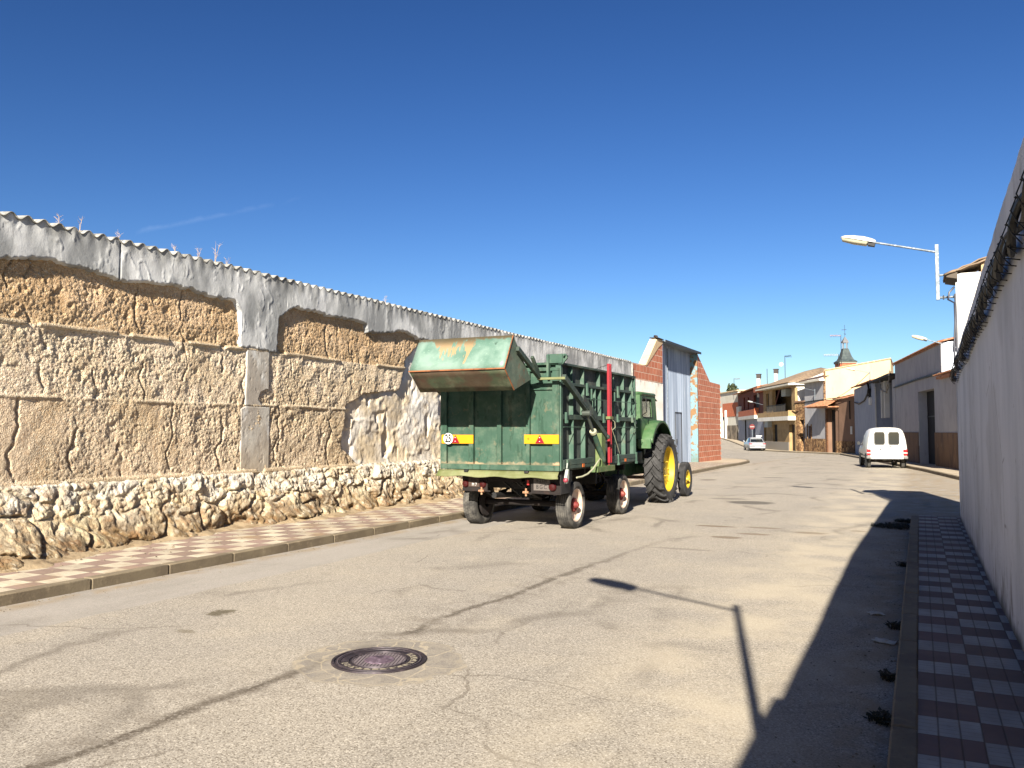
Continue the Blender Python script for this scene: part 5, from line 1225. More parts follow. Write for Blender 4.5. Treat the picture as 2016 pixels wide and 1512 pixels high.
# ---------------------------------------------------------------- brown house with canopy, peach gable behind it
h3 = house('brown_house', tuple(F3.P(2.5, 0, -3)), 'small brown house with stone dado, dark doorway and tiled canopy')
mb = MB(); F3.wall(mb, -.1, 5.2, -1.2, 4.35, .35, [(3.4, 4.9, -.30, 3.55)]); mb.build('wall', P_brownw, h3, smooth=0)
mb = MB(); F3.box(mb, -.1, 5.1, -1.2, 4.2, -3.6, -1.3); mb.build('inner_wall', P_brownw, h3, smooth=0)
mb = MB(); F3.box(mb, 0, 3.35, -1.2, .77, .002, .05); mb.build('dado', P_stone, h3, smooth=0)
mb = MB(); F3.box(mb, 3.45, 4.85, -.4, 3.5, -.5, -.36); mb.build('door', M_dark, h3, smooth=0)
mb = MB(); F3.box(mb, 4.9, 5.2, -1.2, 3.5, .002, .10); mb.build('brick_pier', brick_mat('thin_brick', (150, 104, 72), (110, 76, 54), (80, 60, 46), .25, .08, .015), h3, smooth=0)
mb = MB(); tiles_sheet(mb, F3.P(-.5, 4.32, .15), F3.P(3.6, 4.36, .15), F3.P(3.6, 4.95, -2.5), F3.P(-.5, 4.9, -2.5), .24, .05, 5)
mb.build('roof', M_tile, h3, solid=.03, fix=False)
mb = MB(); tiles_sheet(mb, F3.P(2.3, 3.72, 1.25), F3.P(7.2, 3.72, 1.25), F3.P(6.2, 4.25, .0), F3.P(3.0, 4.25, .0), .26, .05, 4); F3.box(mb, 2.6, 6.6, 3.66, 3.72, .05, 1.15); mb.build('canopy', M_tile, h3, solid=.04, fix=False)
mb = MB(); F3.box(mb, .30, .55, 1.35, 2.0, .0, .06); mb.build('meter_box', P_white, h3, smooth=0)
mb = MB(); cable(mb, F3, [(.6, 4.1, .05), (.62, 2.6, .05)], .03, 2); mb.tube([F3.P(5, 4.4, .2), F3.P(2, 4.45, .3), F3.P(-.3, 4.6, .2)], .03, 5); mb.build('wall_cable', M_cable, h3)
h3b = house('peach_house', (-4.7, 83, 0), 'tall plain peach coloured gable wall rising behind the brown house')
mb = MB(); mb.prism([(-7.42, -1.5), (-2.1, -1.5), (-2.1, 7.80), (-7.42, 6.96)], 'y', 79.12, 88); mb.build('wall', P_peach, h3b, smooth=0)
mb = MB(); mb.prism([(-7.50, 6.97), (-2.05, 7.83), (-2.05, 7.93), (-7.50, 7.07)], 'y', 79.04, 88.1); mb.build('verge', M('pale_tiles', (206, 160, 124), .9, 0, [((236, 214, 180), 9, .5, .65, (1, 1, 1), .8)]), h3b, smooth=0)
mb = MB(); mb.box(-7.56, -7.40, 79.0, 79.13, 4.3, 6.9); mb.build('stone_quoin', P_stone, h3b, smooth=0)

# ---------------------------------------------------------------- grey house, white gable, stone doorway
h4 = house('grey_house', tuple(F4.P(2.5, 0, -3)), 'two storey pale grey house with one small window, left of the peach gable')
mb = MB(); F4.wall(mb, .02, 5.05, -1.2, 6.25, .35, [(3.45, 4.35, .75, 2.1)]); F4.box(mb, .05, 5.0, -1.2, 6.2, -4, -.36) ; mb.build('wall', P_grey, h4, smooth=0)
mb = MB(); F4.box(mb, .02, 5.05, -1.2, .92, .002, .05); mb.build('dado', P_stone, h4, smooth=0)
mb = MB(); F4.box(mb, 3.45, 4.35, .75, 2.1, -.2, -.12); w_ = mb.build('window', M('brown_window', (88, 52, 40), .6), h4, smooth=0)
mb = MB(); F4.box(mb, 3.3, 3.45, .6, 2.25, .0, .06); F4.box(mb, 4.35, 4.5, .6, 2.25, .0, .06); mb.build('window_surround', P_stone, h4, smooth=0)
mb = MB(); A, B_, C_, D_ = F4.P(-.1, 6.28, .55), F4.P(5.02, 6.28, .55), F4.P(5.02, 7.4, -4), F4.P(-.1, 7.4, -4); tiles_sheet(mb, A, B_, C_, D_, .24, .05, 5); mb.build('roof', M('dark_tiles', (86, 66, 62), .9), h4, solid=.03, fix=False)
mb = MB(); F4.box(mb, -.1, 5.0, 6.08, 6.25, .0, .52); mb.build('eave', P_cream, h4, smooth=0)
mb = MB(); cable(mb, F4, [(0, 4.4, .06), (5.0, 4.35, .06)], .03); mb.build('wall_cable', M_cable, h4)
h5 = house('white_gable_house', (-10, 87, 0), 'sunlit white gable above a stone framed doorway, between ochre and grey houses')
mb = MB(); mb.prism([(-10.72, -1.5), (-8.6, -1.5), (-8.6, 6.95), (-10.72, 6.35)], 'y', 85.3, 93); mb.build('wall', P_white, h5, smooth=0)
mb = MB(); F5.wall(mb, -.05, 1.72, -1.3, 4.35, .4, [(.15, 1.05, -.5, 2.7)]); mb.build('door_surround', P_stone, h5, smooth=0)
mb = MB(); F5.box(mb, .1, 1.1, -.5, 2.68, -.45, -.40); mb.build('door', M('grey_metal_door', (132, 136, 146), .5, .3), h5, smooth=0)
mb = MB(); F5.box(mb, -.05, 1.75, 4.35, 4.5, -.4, .12); mb.build('ledge', P_brownw, h5, smooth=0)

# ---------------------------------------------------------------- ochre house with balcony
h6 = house('ochre_house', tuple(F6.P(6, 0, -4)), 'two storey ochre house with a white edged balcony, air conditioner and hipped tile roof')
mb = MB(); F6.wall(mb, .0, 12.2, -1.2, 3.0, .35, [(6.6, 8.4, .35, 2.3), (11.15, 12.1, .35, 2.3), (.3, 2.2, -.45, 2.25)]); F6.box(mb, .05, 12.15, -1.2, 6.2, -8, -1.9); F6.box(mb, .0, .35, -1.2, 6.1, -1.9, -.36)
F6.wall(mb, .0, 12.2, 3.0, 6.25, .35, [(9.8, 10.95, 4.0, 5.7), (1.2, 8.4, 3.08, 5.95)]); mb.build('wall', P_ochre, h6, smooth=0)
mb = MB(); v_ = [F6.P(-.03, z, o) for z, o in ((-1.2, -.36), (-1.2, -8.2), (6.2, -8.2), (7.75, -3.9), (6.2, -.2))] + [F6.P(-.18, z, o) for z, o in ((-1.2, -.36), (-1.2, -8.2), (6.2, -8.2), (7.75, -3.9), (6.2, -.2))]
mb.add(v_, [(0, 1, 2, 3, 4), (9, 8, 7, 6, 5)] + [(i, (i+1) % 5, (i+1) % 5+5, i+5) for i in range(5)]); mb.build('gable_wall', P_white, h6, smooth=0)
mb = MB(); F6.box(mb, 2.3, 12.2, -1.2, .50, .002, .05); mb.build('dado', M('grey_dado', (150, 142, 130), .9), h6, smooth=0)
for a in ((6.6, 8.4, .35, 2.3), (11.15, 12.1, .35, 2.3), (9.8, 10.95, 4.0, 5.7)):
    mb = MB(); F6.box(mb, *a, -.3, -.22); mb.build('window', M_dark, h6, smooth=0)
mb = MB(); F6.box(mb, .3, 2.2, -.5, 2.25, -.36, -.30); mb.build('door', M('dark_wood_door', (58, 38, 30), .6), h6, smooth=0)
for a in ((1.6, 2.9, 3.1, 5.4), (4.6, 5.6, 3.1, 5.3)):
    mb = MB(); F6.box(mb, *a, -1.9, -1.86); mb.build('balcony_door', M_dark, h6, smooth=0)
mb = MB(); F6.box(mb, 5.1, 6.7, 5.2, 5.95, -1.4, -.5); mb.build('air_conditioner', M('pale_grey_case', (176, 178, 172), .5), h6, smooth=0)
mb = MB(); F6.box(mb, 8.7, 10.1, 2.0, 2.75, .02, .45); mb.build('air_conditioner', M('pale_grey_case', (176, 178, 172), .5), h6, smooth=0)
mb = MB(); F6.box(mb, -.05, 12.2, 2.66, 3.06, .005, .72); bl_ = mb.build('balcony_slab', P_white, h6, smooth=0)
mb = MB(); F6.box(mb, -.02, .12, 3.065, 3.62, .01, .69); F6.box(mb, .125, 12.15, 3.065, 3.55, .57, .69); mb.build('parapet', P_ochre, h6, smooth=0)
mb = MB()
for i in range(30): F6.box(mb, 1.3+.24*i, 1.33+.24*i, 3.55, 4.25, .60, .63)
F6.box(mb, 1.2, 8.5, 4.24, 4.28, .59, .64); mb.build('railing', M_iron, h6, smooth=0)
mb = MB(); E_ = [F6.P(-.5, 6.27, .8), F6.P(12.6, 6.27, .8), F6.P(12.6, 6.27, -8.2), F6.P(-.5, 6.27, -8.2)]; r0_, r1_ = F6.P(3.4, 7.95, -3.6), F6.P(8.8, 7.95, -3.6)
tiles_sheet(mb, E_[0], E_[1], r1_, r0_, .26, .06, 6); tiles_sheet(mb, E_[3], E_[0], r0_, r0_ + Vector((0, .01, 0)), .26, .06, 6); mb.build('roof', M_tileg, h6, solid=.03, fix=False)
mb = MB(); F6.box(mb, -.5, 12.6, 6.06, 6.24, -1.0, .78); mb.build('eave', P_cream, h6, smooth=0)
for (x, y, z) in ((-14.7, 100, 8.7), (-16.65, 100, 8.18)):
    mb = MB(); mb.box(x-.18, x+.18, y-.2, y+.2, 5.5, z-.45); ch = mb.build('chimney', P_cream, h6, smooth=0)
    mb = MB(); mb.box(x-.24, x+.24, y-.26, y+.26, z-.45, z-.02); mb.box(x-.30, x+.30, y-.3, y+.3, z-.02, z+.05); mb.build('chimney_cap', M('dark_cap', (70, 62, 58), .8), ch, smooth=0)

# ---------------------------------------------------------------- dark red brick house
h7 = house('red_brick_house', tuple(F7.P(8, 0, -5)), 'house with dark red brick upper floor over blue grey ground floor, behind silver car')
mb = MB(); F7.wall(mb, .0, 22.8, -1.2, 3.3, .35, [(6.7, 9.1, .5, 2.05), (11.0, 12.9, .5, 2.05)]); mb.build('ground_floor', P_blue, h7, smooth=0)
mb = MB(); F7.wall(mb, .0, 22.8, 3.3, 6.55, .35, [(3.0, 7.6, 3.5, 5.9), (11.6, 12.9, 4.3, 5.85), (15.4, 16.8, 4.4, 5.95)]); F7.box(mb, .1, 22.7, -1.2, 6.5, -8, -1.9); mb.build('upper_floor', P_redbrick, h7, smooth=0)
for a in ((6.7, 9.1, .5, 2.05), (11.0, 12.9, .5, 2.05), (11.6, 12.9, 4.3, 5.85), (15.4, 16.8, 4.4, 5.95), (3.0, 7.6, 3.5, 5.9)):
    mb = MB(); F7.box(mb, *a, -.33, -.25); mb.build('window', M_dark, h7, smooth=0)
mb = MB(); F7.box(mb, 3.4, 18.6, 3.05, 3.45, .005, .55); mb.build('balcony_slab', P_white, h7, smooth=0)
mb = MB(); F7.box(mb, 3.5, 3.7, 3.46, 4.3, .01, .52); F7.box(mb, 3.7, 18.4, 3.46, 4.15, .42, .52); F7.box(mb, -.3, 2.6, 6.0, 6.55, .01, .7); mb.build('parapet', P_orange, h7, smooth=0)
mb = MB(); F7.box(mb, 19.1, 22.3, 3.6, 4.9, .01, .30); mb.build('white_bay', P_white, h7, smooth=0)
mb = MB(); F7.box(mb, 14.6, 14.9, .2, 3.0, .01, .14); mb.build('drainpipe', M_iron, h7, smooth=0)
mb = MB(); tiles_sheet(mb, F7.P(-.2, 6.55, .7), F7.P(23, 6.55, .7), F7.P(23, 7.6, -5), F7.P(-.2, 7.6, -5), .26, .05, 4); mb.build('roof', M_tile, h7, solid=.04, fix=False)
# ---------------------------------------------------------------- far house at the end of the street
h8 = house('far_house', tuple(F8.P(5, .5, -4)), 'pale far house with orange brick band where the street ends')
mb = MB(); F8.wall(mb, .0, 11, .0, 7.15, .4, [(6.1, 8.5, .6, 4.4)]); F8.box(mb, .0, 11, 0, 7.1, -7, -1.5); mb.build('wall', P_cream, h8, smooth=0)
mb = MB(); F8.box(mb, .05, 8.0, 3.65, 5.6, .005, .05); mb.build('brick_band', P_orange, h8, smooth=0)
mb = MB(); F8.box(mb, .1, 5.9, .2, 2.4, .005, .06); mb.build('stained_wall', M('stained_wall', (150, 136, 116), .9, 0, [((96, 84, 70), .9, .42, .58, (1, 1, 1), .9)]), h8, smooth=0)
mb = MB(); F8.box(mb, 6.1, 8.5, .6, 4.4, -.3, -.2); mb.build('garage_opening', M_dark, h8, smooth=0)
mb = MB(); F8.box(mb, 5.7, 6.1, .2, 4.6, .0, .3); F8.box(mb, 8.5, 8.8, .2, 5.0, .0, .3); mb.build('pier', P_white, h8, smooth=0)
mb = MB(); F8.box(mb, -.2, 11.2, 7.15, 7.3, -7, .2); mb.build('coping', P_peach, h8, smooth=0)

# ---------------------------------------------------------------- church tower
ct = thing('church_tower', (-11, 152, 0), 'slate spire with a little open lantern on an orange brick church tower', 'church tower')
def sq(cx_, cy_, r, z, rot=.42):
    return [(cx_+r*math.cos(rot+math.pi/4+k*math.pi/2)*1.414, cy_+r*math.sin(rot+math.pi/4+k*math.pi/2)*1.414, z) for k in range(4)]
mb = MB(); mb.loft([sq(-11, 152, 1.3, -1), sq(-11, 152, 1.3, 12.95)]); tb = mb.build('shaft', P_orange, ct, smooth=0)
mb = MB(); mb.box(-12.3, -11.9, 149.9, 150.3, 11.4, 12.5) ; mb.build('belfry_opening', M_dark, ct, smooth=0)
M_slate = M('slate', (56, 66, 68), .7, 0, [((80, 92, 88), 2, .42, .62, (1, 1, 1), .8)])
mb = MB(); mb.loft([sq(-11, 152, 1.45, 12.96), sq(-11, 152, 1.45, 13.22)]); mb.build('cornice', M('grey_cornice', (140, 140, 126), .8), ct, smooth=0)
mb = MB(); mb.loft([sq(-11, 152, 1.55, 13.23), sq(-11, 152, 1.08, 13.6), sq(-11, 152, .80, 14.2), sq(-11, 152, .50, 15.3), sq(-11, 152, .40, 15.55)]); mb.build('spire', M_slate, ct, smooth=0)
mb = MB()
for (dx, dy) in ((.3, .3), (-.3, .3), (.3, -.3), (-.3, -.3)): mb.box(-11+dx-.09, -11+dx+.09, 152+dy-.09, 152+dy+.09, 15.5, 16.5)
mb.loft([sq(-11, 152, .48, 16.5), sq(-11, 152, .42, 16.8), sq(-11, 152, .22, 17.2), sq(-11, 152, .03, 17.6)]); mb.build('lantern', M('grey_lead', (112, 112, 114), .6), ct, smooth=0)
mb = MB(); mb.tube([(-11, 152, 17.5), (-11, 152, 19.6)], .03, 5); mb.beam((-11.5, 152, 18.75), (-10.7, 152, 18.75), .05, .08); mb.beam((-11.15, 152, 18.1), (-10.85, 152, 17.95), .05, .06); mb.beam((-10.85, 152, 18.1), (-11.0, 152, 17.9), .05, .06); mb.build('weather_vane', M_iron, ct, smooth=0)

# ---------------------------------------------------------------- far lamps, wires, aerials
street_lamp('street lamp rising over the blue grey house, its arm crossing the peach gable', -2.95, 62.0, 5.72, rz=-.1, pole=1.2, arm=.95, rise=.24, mount=False)
street_lamp('small street lamp fixed on the front of the pale grey house', -8.45, 80.4, 5.42, rz=-.3, pole=.9, arm=1.2, rise=.25, mount=False)
street_lamp('farthest street lamp, its head before the dark red brick upper floor', -15.25, 94.0, 4.60, rz=-.3, pole=0, arm=1.2, rise=.30, mount=False)
mb = MB(); mb.tube([(-2.95, 62, 5.6), (-4.2, 68, 5.05), (-5.6, 74.2, 4.65), (-7.0, 78.2, 4.2)], .02, 5); mb.tube([(-2.95, 62, 5.65), (-2.98, 62, 4.7)], .03, 5)
tag(mb.build('overhead_wire', M_cable), 'overhead wire sagging from the third lamp to the tiled canopy', 'wire')
M_alu = M('aerial_aluminium', (190, 190, 192), .4, .6)
def aerial(label, x, y, z0, z1, l, n, d=-1, col=None, dish=False):
    mb = MB(); mb.tube([(x, y, z0), (x, y, z1)], .035, 5); t_ = tag(mb.build('tv_aerial', M_iron), label, 'aerial', 'television aerials over the roofs')
    if l:
        mb = MB(); mb.tube([(x, y, z1-.1), (x+d*l, y-.1, z1-.05)], .03, 5)
        for k in range(n):
            p = Vector((x+d*l*(k+1)/n, y-.1*(k+1)/n, z1-.08)); mb.tube([p+Vector((0, -.25, .12)), p+Vector((0, .25, -.12))], .018, 4)
        mb.build('boom', col or M_alu, t_)
    if dish:
        mb = MB(); mb.lathe([(0, .0), (.2, .03), (.24, .06)], (x-.4, y-.2, z1-1.0), 'y', 14); mb.build('dish', M_white, t_, fix=False)
aerial('tall aerial with a pinkish boom left of the church spire', -7.65, 100, 6, 12.35, 1.1, 8, -1, M('faded_pink', (214, 176, 170), .6))
aerial('lower white aerial beside the tall one, left of the church spire', -7.95, 100, 6, 10.2, 1.5, 9, -1, M_white)
aerial('aerial with a small white dish above the ochre house roof', -13.7, 100, 7, 10.25, .7, 5, 1, M_iron, True)
aerial('bare aerial mast between the two chimneys', -15.7, 100, 6.5, 8.8, 0, 0)
aerial('small faint aerial above the far house, left of the chimneys', -23.0, 118, 7, 8.9, .8, 5, 1)
aerial('white stub aerial above the white gable', -11.0, 96, 6.5, 7.75, .5, 4, -1, M_white)
def leafy(name, label, cat, c, r, n, mat, grp=None, leaf=.2, trunk=None):
    t_ = thing(name, (c[0], c[1], c[2]-r), label, cat, grp); rr = random.Random(3); mb = MB()
    for i in range(n):
        a, b_ = rr.uniform(0, 6.28), rr.uniform(-1, 1); q = rr.uniform(.3, 1)**.5*(1+.25*math.sin(a*3+b_*4)); p = Vector(c) + Vector((math.cos(a)*math.sqrt(1-b_*b_), math.sin(a)*math.sqrt(1-b_*b_), b_))*r*q
        u = Vector((rr.uniform(-1, 1), rr.uniform(-1, 1), rr.uniform(-1, 1))).normalized()*leaf; v = u.cross(Vector((rr.uniform(-1, 1), rr.uniform(-1, 1), .3))).normalized()*leaf*.6
        mb.add([p-u, p+v, p+u, p-v], [(0, 1, 2, 3)])
    mb.build('crown', mat, t_, smooth=0, fix=False)
    mb = MB(); mb.tube([(c[0], c[1], trunk if trunk is not None else c[2]-r*1.5), (c[0], c[1], c[2])], [r*.14, r*.05], 6); mb.build('trunk', M('bark', (84, 66, 50), .9), t_)
    return t_
M_leaf = M('dark_leaves', (52, 62, 34), .8, 0, [((84, 92, 50), 3, .45, .6, (1, 1, 1), .8)])
leafy('distant_tree', 'dark green tree top peeping over the far house', 'tree', (-28.0, 142, 8.6), .85, 260, M_leaf, leaf=.26, trunk=1)
mb = MB(); mb.tube([(-16.6, 95.0, -.45), (-16.6, 95.0, 2.4)], .035, 8); sg = thing('no_entry_sign', (-16.6, 95, -.45), 'small round red no entry sign on a pole beyond the silver car', 'road sign'); mb.build('pole', M_galv, sg)
mb = MB(); mb.lathe([(0, 0), (.29, 0), (.29, .02), (0, .02)], (-16.6, 94.93, 2.08), 'y', 28); mb.build('sign_disc', M('shade_darkened_red', (112, 24, 22), .6), sg)  # sign red darkened in its colour to stand for shade
mb = MB(); mb.box(-16.83, -16.37, 94.91, 94.925, 2.02, 2.14); mb.build('white_bar', M('shade_greyed_white', (150, 146, 140), .6), sg, smooth=0)  # bar greyed in its colour for the same shade
ds = thing('arrow_sign', (-15.6, 92, -.45), 'white arrow shaped board showing above the silver car roof', 'road sign')
mb = MB(); mb.tube([(-15.62, 92, -.45), (-15.62, 92, 1.1)], .03, 6); mb.build('pole', M_galv, ds)
mb = MB(); mb.prism([(-15.68, .72), (-15.30, .92), (-15.02, 1.12), (-15.68, 1.15)], 'y', 91.93, 91.96); mb.build('board', M_white, ds, smooth=0)
# ================================================================ vehicles
M_vwhite = M('white_car_paint', (236, 234, 226), .35, 0, [((214, 210, 200), 2, .5, .7, (1, 1, .5), .5)], spec=.5)
M_silver = M('silver_car_paint', (190, 194, 198), .28, .5, (), spec=.5)
M_plast = M('black_plastic', (38, 38, 38), .6)
M_gplast = M('grey_plastic', (120, 118, 114), .6)
M_vglass = M('dark_car_glass', (30, 36, 38), .08, 0, (), spec=.8)
M_tail = M('tail_light_red', (190, 28, 34), .25)
def half(pts): return [(-x, z) for x, z in pts][::-1] + [(x, z) for x, z in pts] if pts[-1][0] else None
def sec(y, prof, lean=0):
    """prof from bottom centre-right up to top; mirrored to a closed ring"""
    r = [(x, y + lean*z, z) for x, z in prof]; l = [(-x, y + lean*z, z) for x, z in prof[::-1]]
    return r + l
def lwheel(parent, x, y, r, w, s, rimm):
    wh = bpy.data.objects.new('wheel', None); COL.objects.link(wh); wh.parent = parent; wh.location = (x, y, r)
    h = w/2; mb = MB(); mb.lathe([(r*.62, -h*.8), (r*.8, -h), (r*.94, -h*.95), (r, -h*.7), (r, h*.7), (r*.94, h*.95), (r*.8, h), (r*.62, h*.8)], (0, 0, 0), 'x', 28); mb.build('tyre', M_tyre, wh, local=True)
    mb = MB(); mb.lathe([(r*.63, -h*.5*s), (r*.63, h*.8*s), (r*.5, h*.6*s), (r*.2, h*.75*s), (.001, h*.75*s)], (0, 0, 0), 'x', 24); mb.build('rim', rimm, wh, local=True, fix=False)
def van():
    t_ = thing('van', (-1.31, 40.8, gz(41)), 'old small white delivery van parked with its two rear doors towards the viewer', 'van', None, R(9.5))
    prof = [(.60, .40), (.80, .43), (.815, .60), (.82, .85), (.80, 1.05), (.765, 1.30), (.71, 1.52), (.64, 1.68), (.54, 1.76), (.36, 1.80), (.12, 1.815)]
    def sc(k, top, y, lift=0): return sec(y, [(x*k, .40+(z-.40)*(top-.40)/1.415+lift) for x, z in prof])
    mb = MB(); mb.loft([sc(.965, 1.775, .03), sc(.985, 1.80, .0), sc(1, 1.815, .03), sc(1, 1.815, 1.2), sc(1, 1.79, 1.75), sc(.985, 1.68, 1.98), sc(.97, 1.58, 2.12)]); mb.build('cargo_body', M_vwhite, t_, local=True, smooth=50)
    # cab: lower body, glasshouse, bonnet
    lo = [(.60, .40), (.78, .43), (.80, .60), (.80, .80), (.77, .96), (.72, 1.0)]
    mb = MB(); mb.loft([sec(2.10, lo), sec(2.9, lo), sec(3.3, [(x*.98, z*.94+.02) for x, z in lo]), sec(3.85, [(x*.94, z*.84+.06) for x, z in lo]), sec(3.95, [(x*.88, z*.70+.12) for x, z in lo])]); mb.build('cab_body', M_vwhite, t_, local=True, smooth=50)
    gh = lambda k, b, t: [(.70*k, b), (.72*k, b+.02), (.64*k, t-.07), (.52*k, t)]
    mb = MB(); mb.loft([sec(2.10, gh(1.03, .96, 1.52)), sec(2.45, gh(1.02, .96, 1.47)), sec(2.62, gh(1, .96, 1.38)), sec(3.12, gh(.97, .96, 1.0))]); mb.build('cab_glass', M_vglass, t_, local=True)
    mb = MB(); mb.loft([sec(2.1, [(.60, 1.46), (.64, 1.47), (.56, 1.545), (.3, 1.56)]), sec(2.5, [(.58, 1.41), (.62, 1.42), (.54, 1.485), (.3, 1.50)])]); mb.tube([(-.66, 2.14, 1.46), (-.75, 2.14, 1.0)], .03, 6); mb.tube([(.66, 2.14, 1.46), (.75, 2.14, 1.0)], .03, 6); mb.tube([(-.58, 2.5, 1.44), (-.70, 3.1, 1.0)], .03, 6); mb.tube([(.58, 2.5, 1.44), (.70, 3.1, 1.0)], .03, 6); mb.build('cab_roof', M_vwhite, t_, local=True)
    for s in (-1, 1):
        x0, x1 = (-.505, -.095) if s < 0 else (.075, .495)
        mb = MB(); c = .05
        def ring(g, y): return [(x0-g+c, y, 1.065-g), (x1+g-c, y, 1.065-g), (x1+g, y, 1.065+c), (x1+g-.0, y+.0, 1.58-c), (x1+g-c, y, 1.60+g), (x0-g+c, y, 1.60+g), (x0-g, y, 1.58-c), (x0-g, y, 1.065+c)]
        mb.loft([ring(.022, .02), ring(.022, -.012)]); sl = mb.build('window_seal', M_gplast, t_, local=True)
        mb = MB(); mb.loft([ring(0, .01), ring(0, -.018)]); mb.build('window', M_vglass, sl, local=True)
        mb = MB(); mb.box(s*.745-.088+.0, s*.745+.078, -.022, .05, .575, .845); tl = mb.build('tail_light', M_tail, t_, local=True, bevel=.015)
        mb = MB(); mb.box(s*.745-.09, s*.745+.08, -.026, .04, .672, .705); mb.build('light_divider', M_vwhite, tl, local=True)
        mb = MB(); mb.box(s*.76-.10, s*.76+.085, -.06, .30, .42, .545); mb.build('bumper_end', M_gplast, t_, local=True, bevel=.03)
        lwheel(t_, s*.70, .62, .285, .15, s, M_silver); lwheel(t_, s*.68, 3.05, .285, .15, s, M_silver)
        mb = MB(); mb.lathe([(0, 0), (.34, 0), (.34, .03), (0, .03)], (s*.805-.015, .62, .32), 'x', 24); mb.build('wheel_arch', M_plast, t_, local=True)
        mb = MB(); mb.lathe([(0, 0), (.34, 0), (.34, .03), (0, .03)], (s*.79-.015, 3.05, .32), 'x', 24); mb.build('wheel_arch', M_plast, t_, local=True)
        mb = MB(); mb.box(s*.86-.07, s*.86+.07, 2.86, 2.93, 1.0, 1.15); mb.tube([(s*.72, 2.9, 1.0), (s*.82, 2.9, 1.05)], .012, 6); mb.build('door_mirror', M_plast, t_, local=True, bevel=.02)
        mb = MB(); mb.box(s*.80-.012, s*.80+.012, .95, 3.0, .52, .60); mb.build('side_moulding', M_plast, t_, local=True)
    mb = MB(); mb.box(-.66, .66, -.035, .05, .43, .50); mb.build('rear_sill', M_vwhite, t_, local=True, bevel=.015)
    mb = MB(); mb.box(-.013, -.003, -.008, .03, .50, 1.66); mb.box(-.70, -.66, -.004, .03, .9, .93); mb.box(.66, .70, -.004, .03, .9, .93); mb.build('door_gap', M_gplast, t_, local=True)
    mb = MB(); mb.box(-.30, -.24, -.022, .02, .83, .875); mb.box(.09, .22, -.022, .02, .985, 1.0); mb.build('door_handle', M_plast, t_, local=True, bevel=.005)
    mb = MB(); mb.box(-.46, -.14, -.016, .02, .60, .815); pl = mb.build('number_plate', M_white, t_, local=True)
    mb = MB(); mb.box(-.455, -.425, -.02, -.015, .70, .81); mb.build('blue_strip', M('plate_blue', (30, 70, 170), .5), pl, local=True)
    MT = lambda x, z: Matrix.Translation((x, -.018, z)) @ Matrix.Rotation(R(90), 4, 'X')
    gr = M('grey_lettering', (150, 150, 150), .6)
    text_mesh('TV Y', .10, MT(-.29, .76), gr, 'lettering', pl, .001, .9, local=True); text_mesh('0301', .10, MT(-.29, .655), gr, 'lettering', pl, .001, .9, local=True)
    text_mesh('DIESEL', .048, MT(-.46, 1.0), M_gplast, 'badge_lettering', t_, .001, 1, local=True); text_mesh('C15', .05, MT(.12, .975), M_gplast, 'badge_lettering', t_, .001, 1, local=True); text_mesh('CITROEN', .045, MT(.44, .985), M_gplast, 'badge_lettering', t_, .001, 1, local=True)
    mb = MB(); mb.lathe([(.001, 0), (.28, 0), (.29, -.05), (.26, -.10), (.001, -.10)], (0, .45, .42), 'z', 28); mb.build('spare_wheel', M_tyre, t_, local=True)
    mb = MB(); mb.tube([(-.66, .62, .29), (.66, .62, .29)], .035, 8); mb.tube([(-.5, .1, .36), (-.1, .3, .33), (.1, .8, .3)], .03, 8); mb.box(-.62, .62, .5, 3.4, .30, .41); mb.tube([(.28, -.02, .30), (.28, .5, .32)], .025, 8); mb.build('underbody', M_chassis, t_, local=True)
van()
def car():
    t_ = thing('car', (-15.25, 90.2, gz(90)), 'silver hatchback car far down the street seen from behind', 'car', None, R(19))
    lo = [(.62, .24), (.80, .28), (.86, .45), (.86, .68), (.82, .86), (.74, .93)]
    mb = MB(); mb.loft([sec(-.02, [(x*.93, z*.9+.04) for x, z in lo]), sec(.08, [(x*.98, z) for x, z in lo]), sec(.5, lo), sec(3.2, lo), sec(3.9, [(x*.97, z*.93) for x, z in lo]), sec(4.3, [(x*.88, z*.78+.04) for x, z in lo])]); mb.build('body', M_silver, t_, local=True, smooth=50)
    g_ = lambda k, t: [(.72*k, .90), (.75*k, .92), (.62*k, t-.06), (.5*k, t)]
    mb = MB(); mb.loft([sec(.35, g_(.95, .97)), sec(.95, g_(.98, 1.33)), sec(1.4, g_(1, 1.385)), sec(2.3, g_(1, 1.37)), sec(3.15, g_(.95, .98))]); mb.build('glasshouse', M_vglass, t_, local=True)
    mb = MB(); mb.loft([sec(.9, [(.5, 1.30), (.60, 1.31), (.52, 1.375), (.3, 1.39)]), sec(1.4, [(.5, 1.36), (.61, 1.37), (.53, 1.42), (.3, 1.43)]), sec(2.3, [(.5, 1.34), (.60, 1.35), (.52, 1.40), (.3, 1.41)])]); mb.tube([(-.68, .38, .96), (-.58, .95, 1.34)], .04, 6); mb.tube([(.68, .38, .96), (.58, .95, 1.34)], .04, 6); mb.build('roof', M_silver, t_, local=True)
    for s in (-1, 1):
        mb = MB(); mb.box(s*.68-.16, s*.68+.14, -.035, .12, .70, .80); mb.build('tail_light', M_tail, t_, local=True, bevel=.02)
        lwheel(t_, s*.78, .72, .30, .19, s, M_silver); lwheel(t_, s*.78, 3.3, .30, .19, s, M_silver)
        mb = MB(); mb.box(s*.95-.09, s*.95+.09, 2.75, 2.85, .92, 1.04); mb.build('door_mirror', M_silver, t_, local=True, bevel=.03)
    mb = MB(); mb.box(-.84, .84, -.05, .05, .50, .54); mb.box(-.78, .78, -.04, .1, .22, .32); mb.build('bumper_strip', M_plast, t_, local=True, bevel=.01)
    mb = MB(); mb.box(-.25, .25, -.055, -.02, .37, .47); mb.build('number_plate', M_white, t_, local=True)
car()

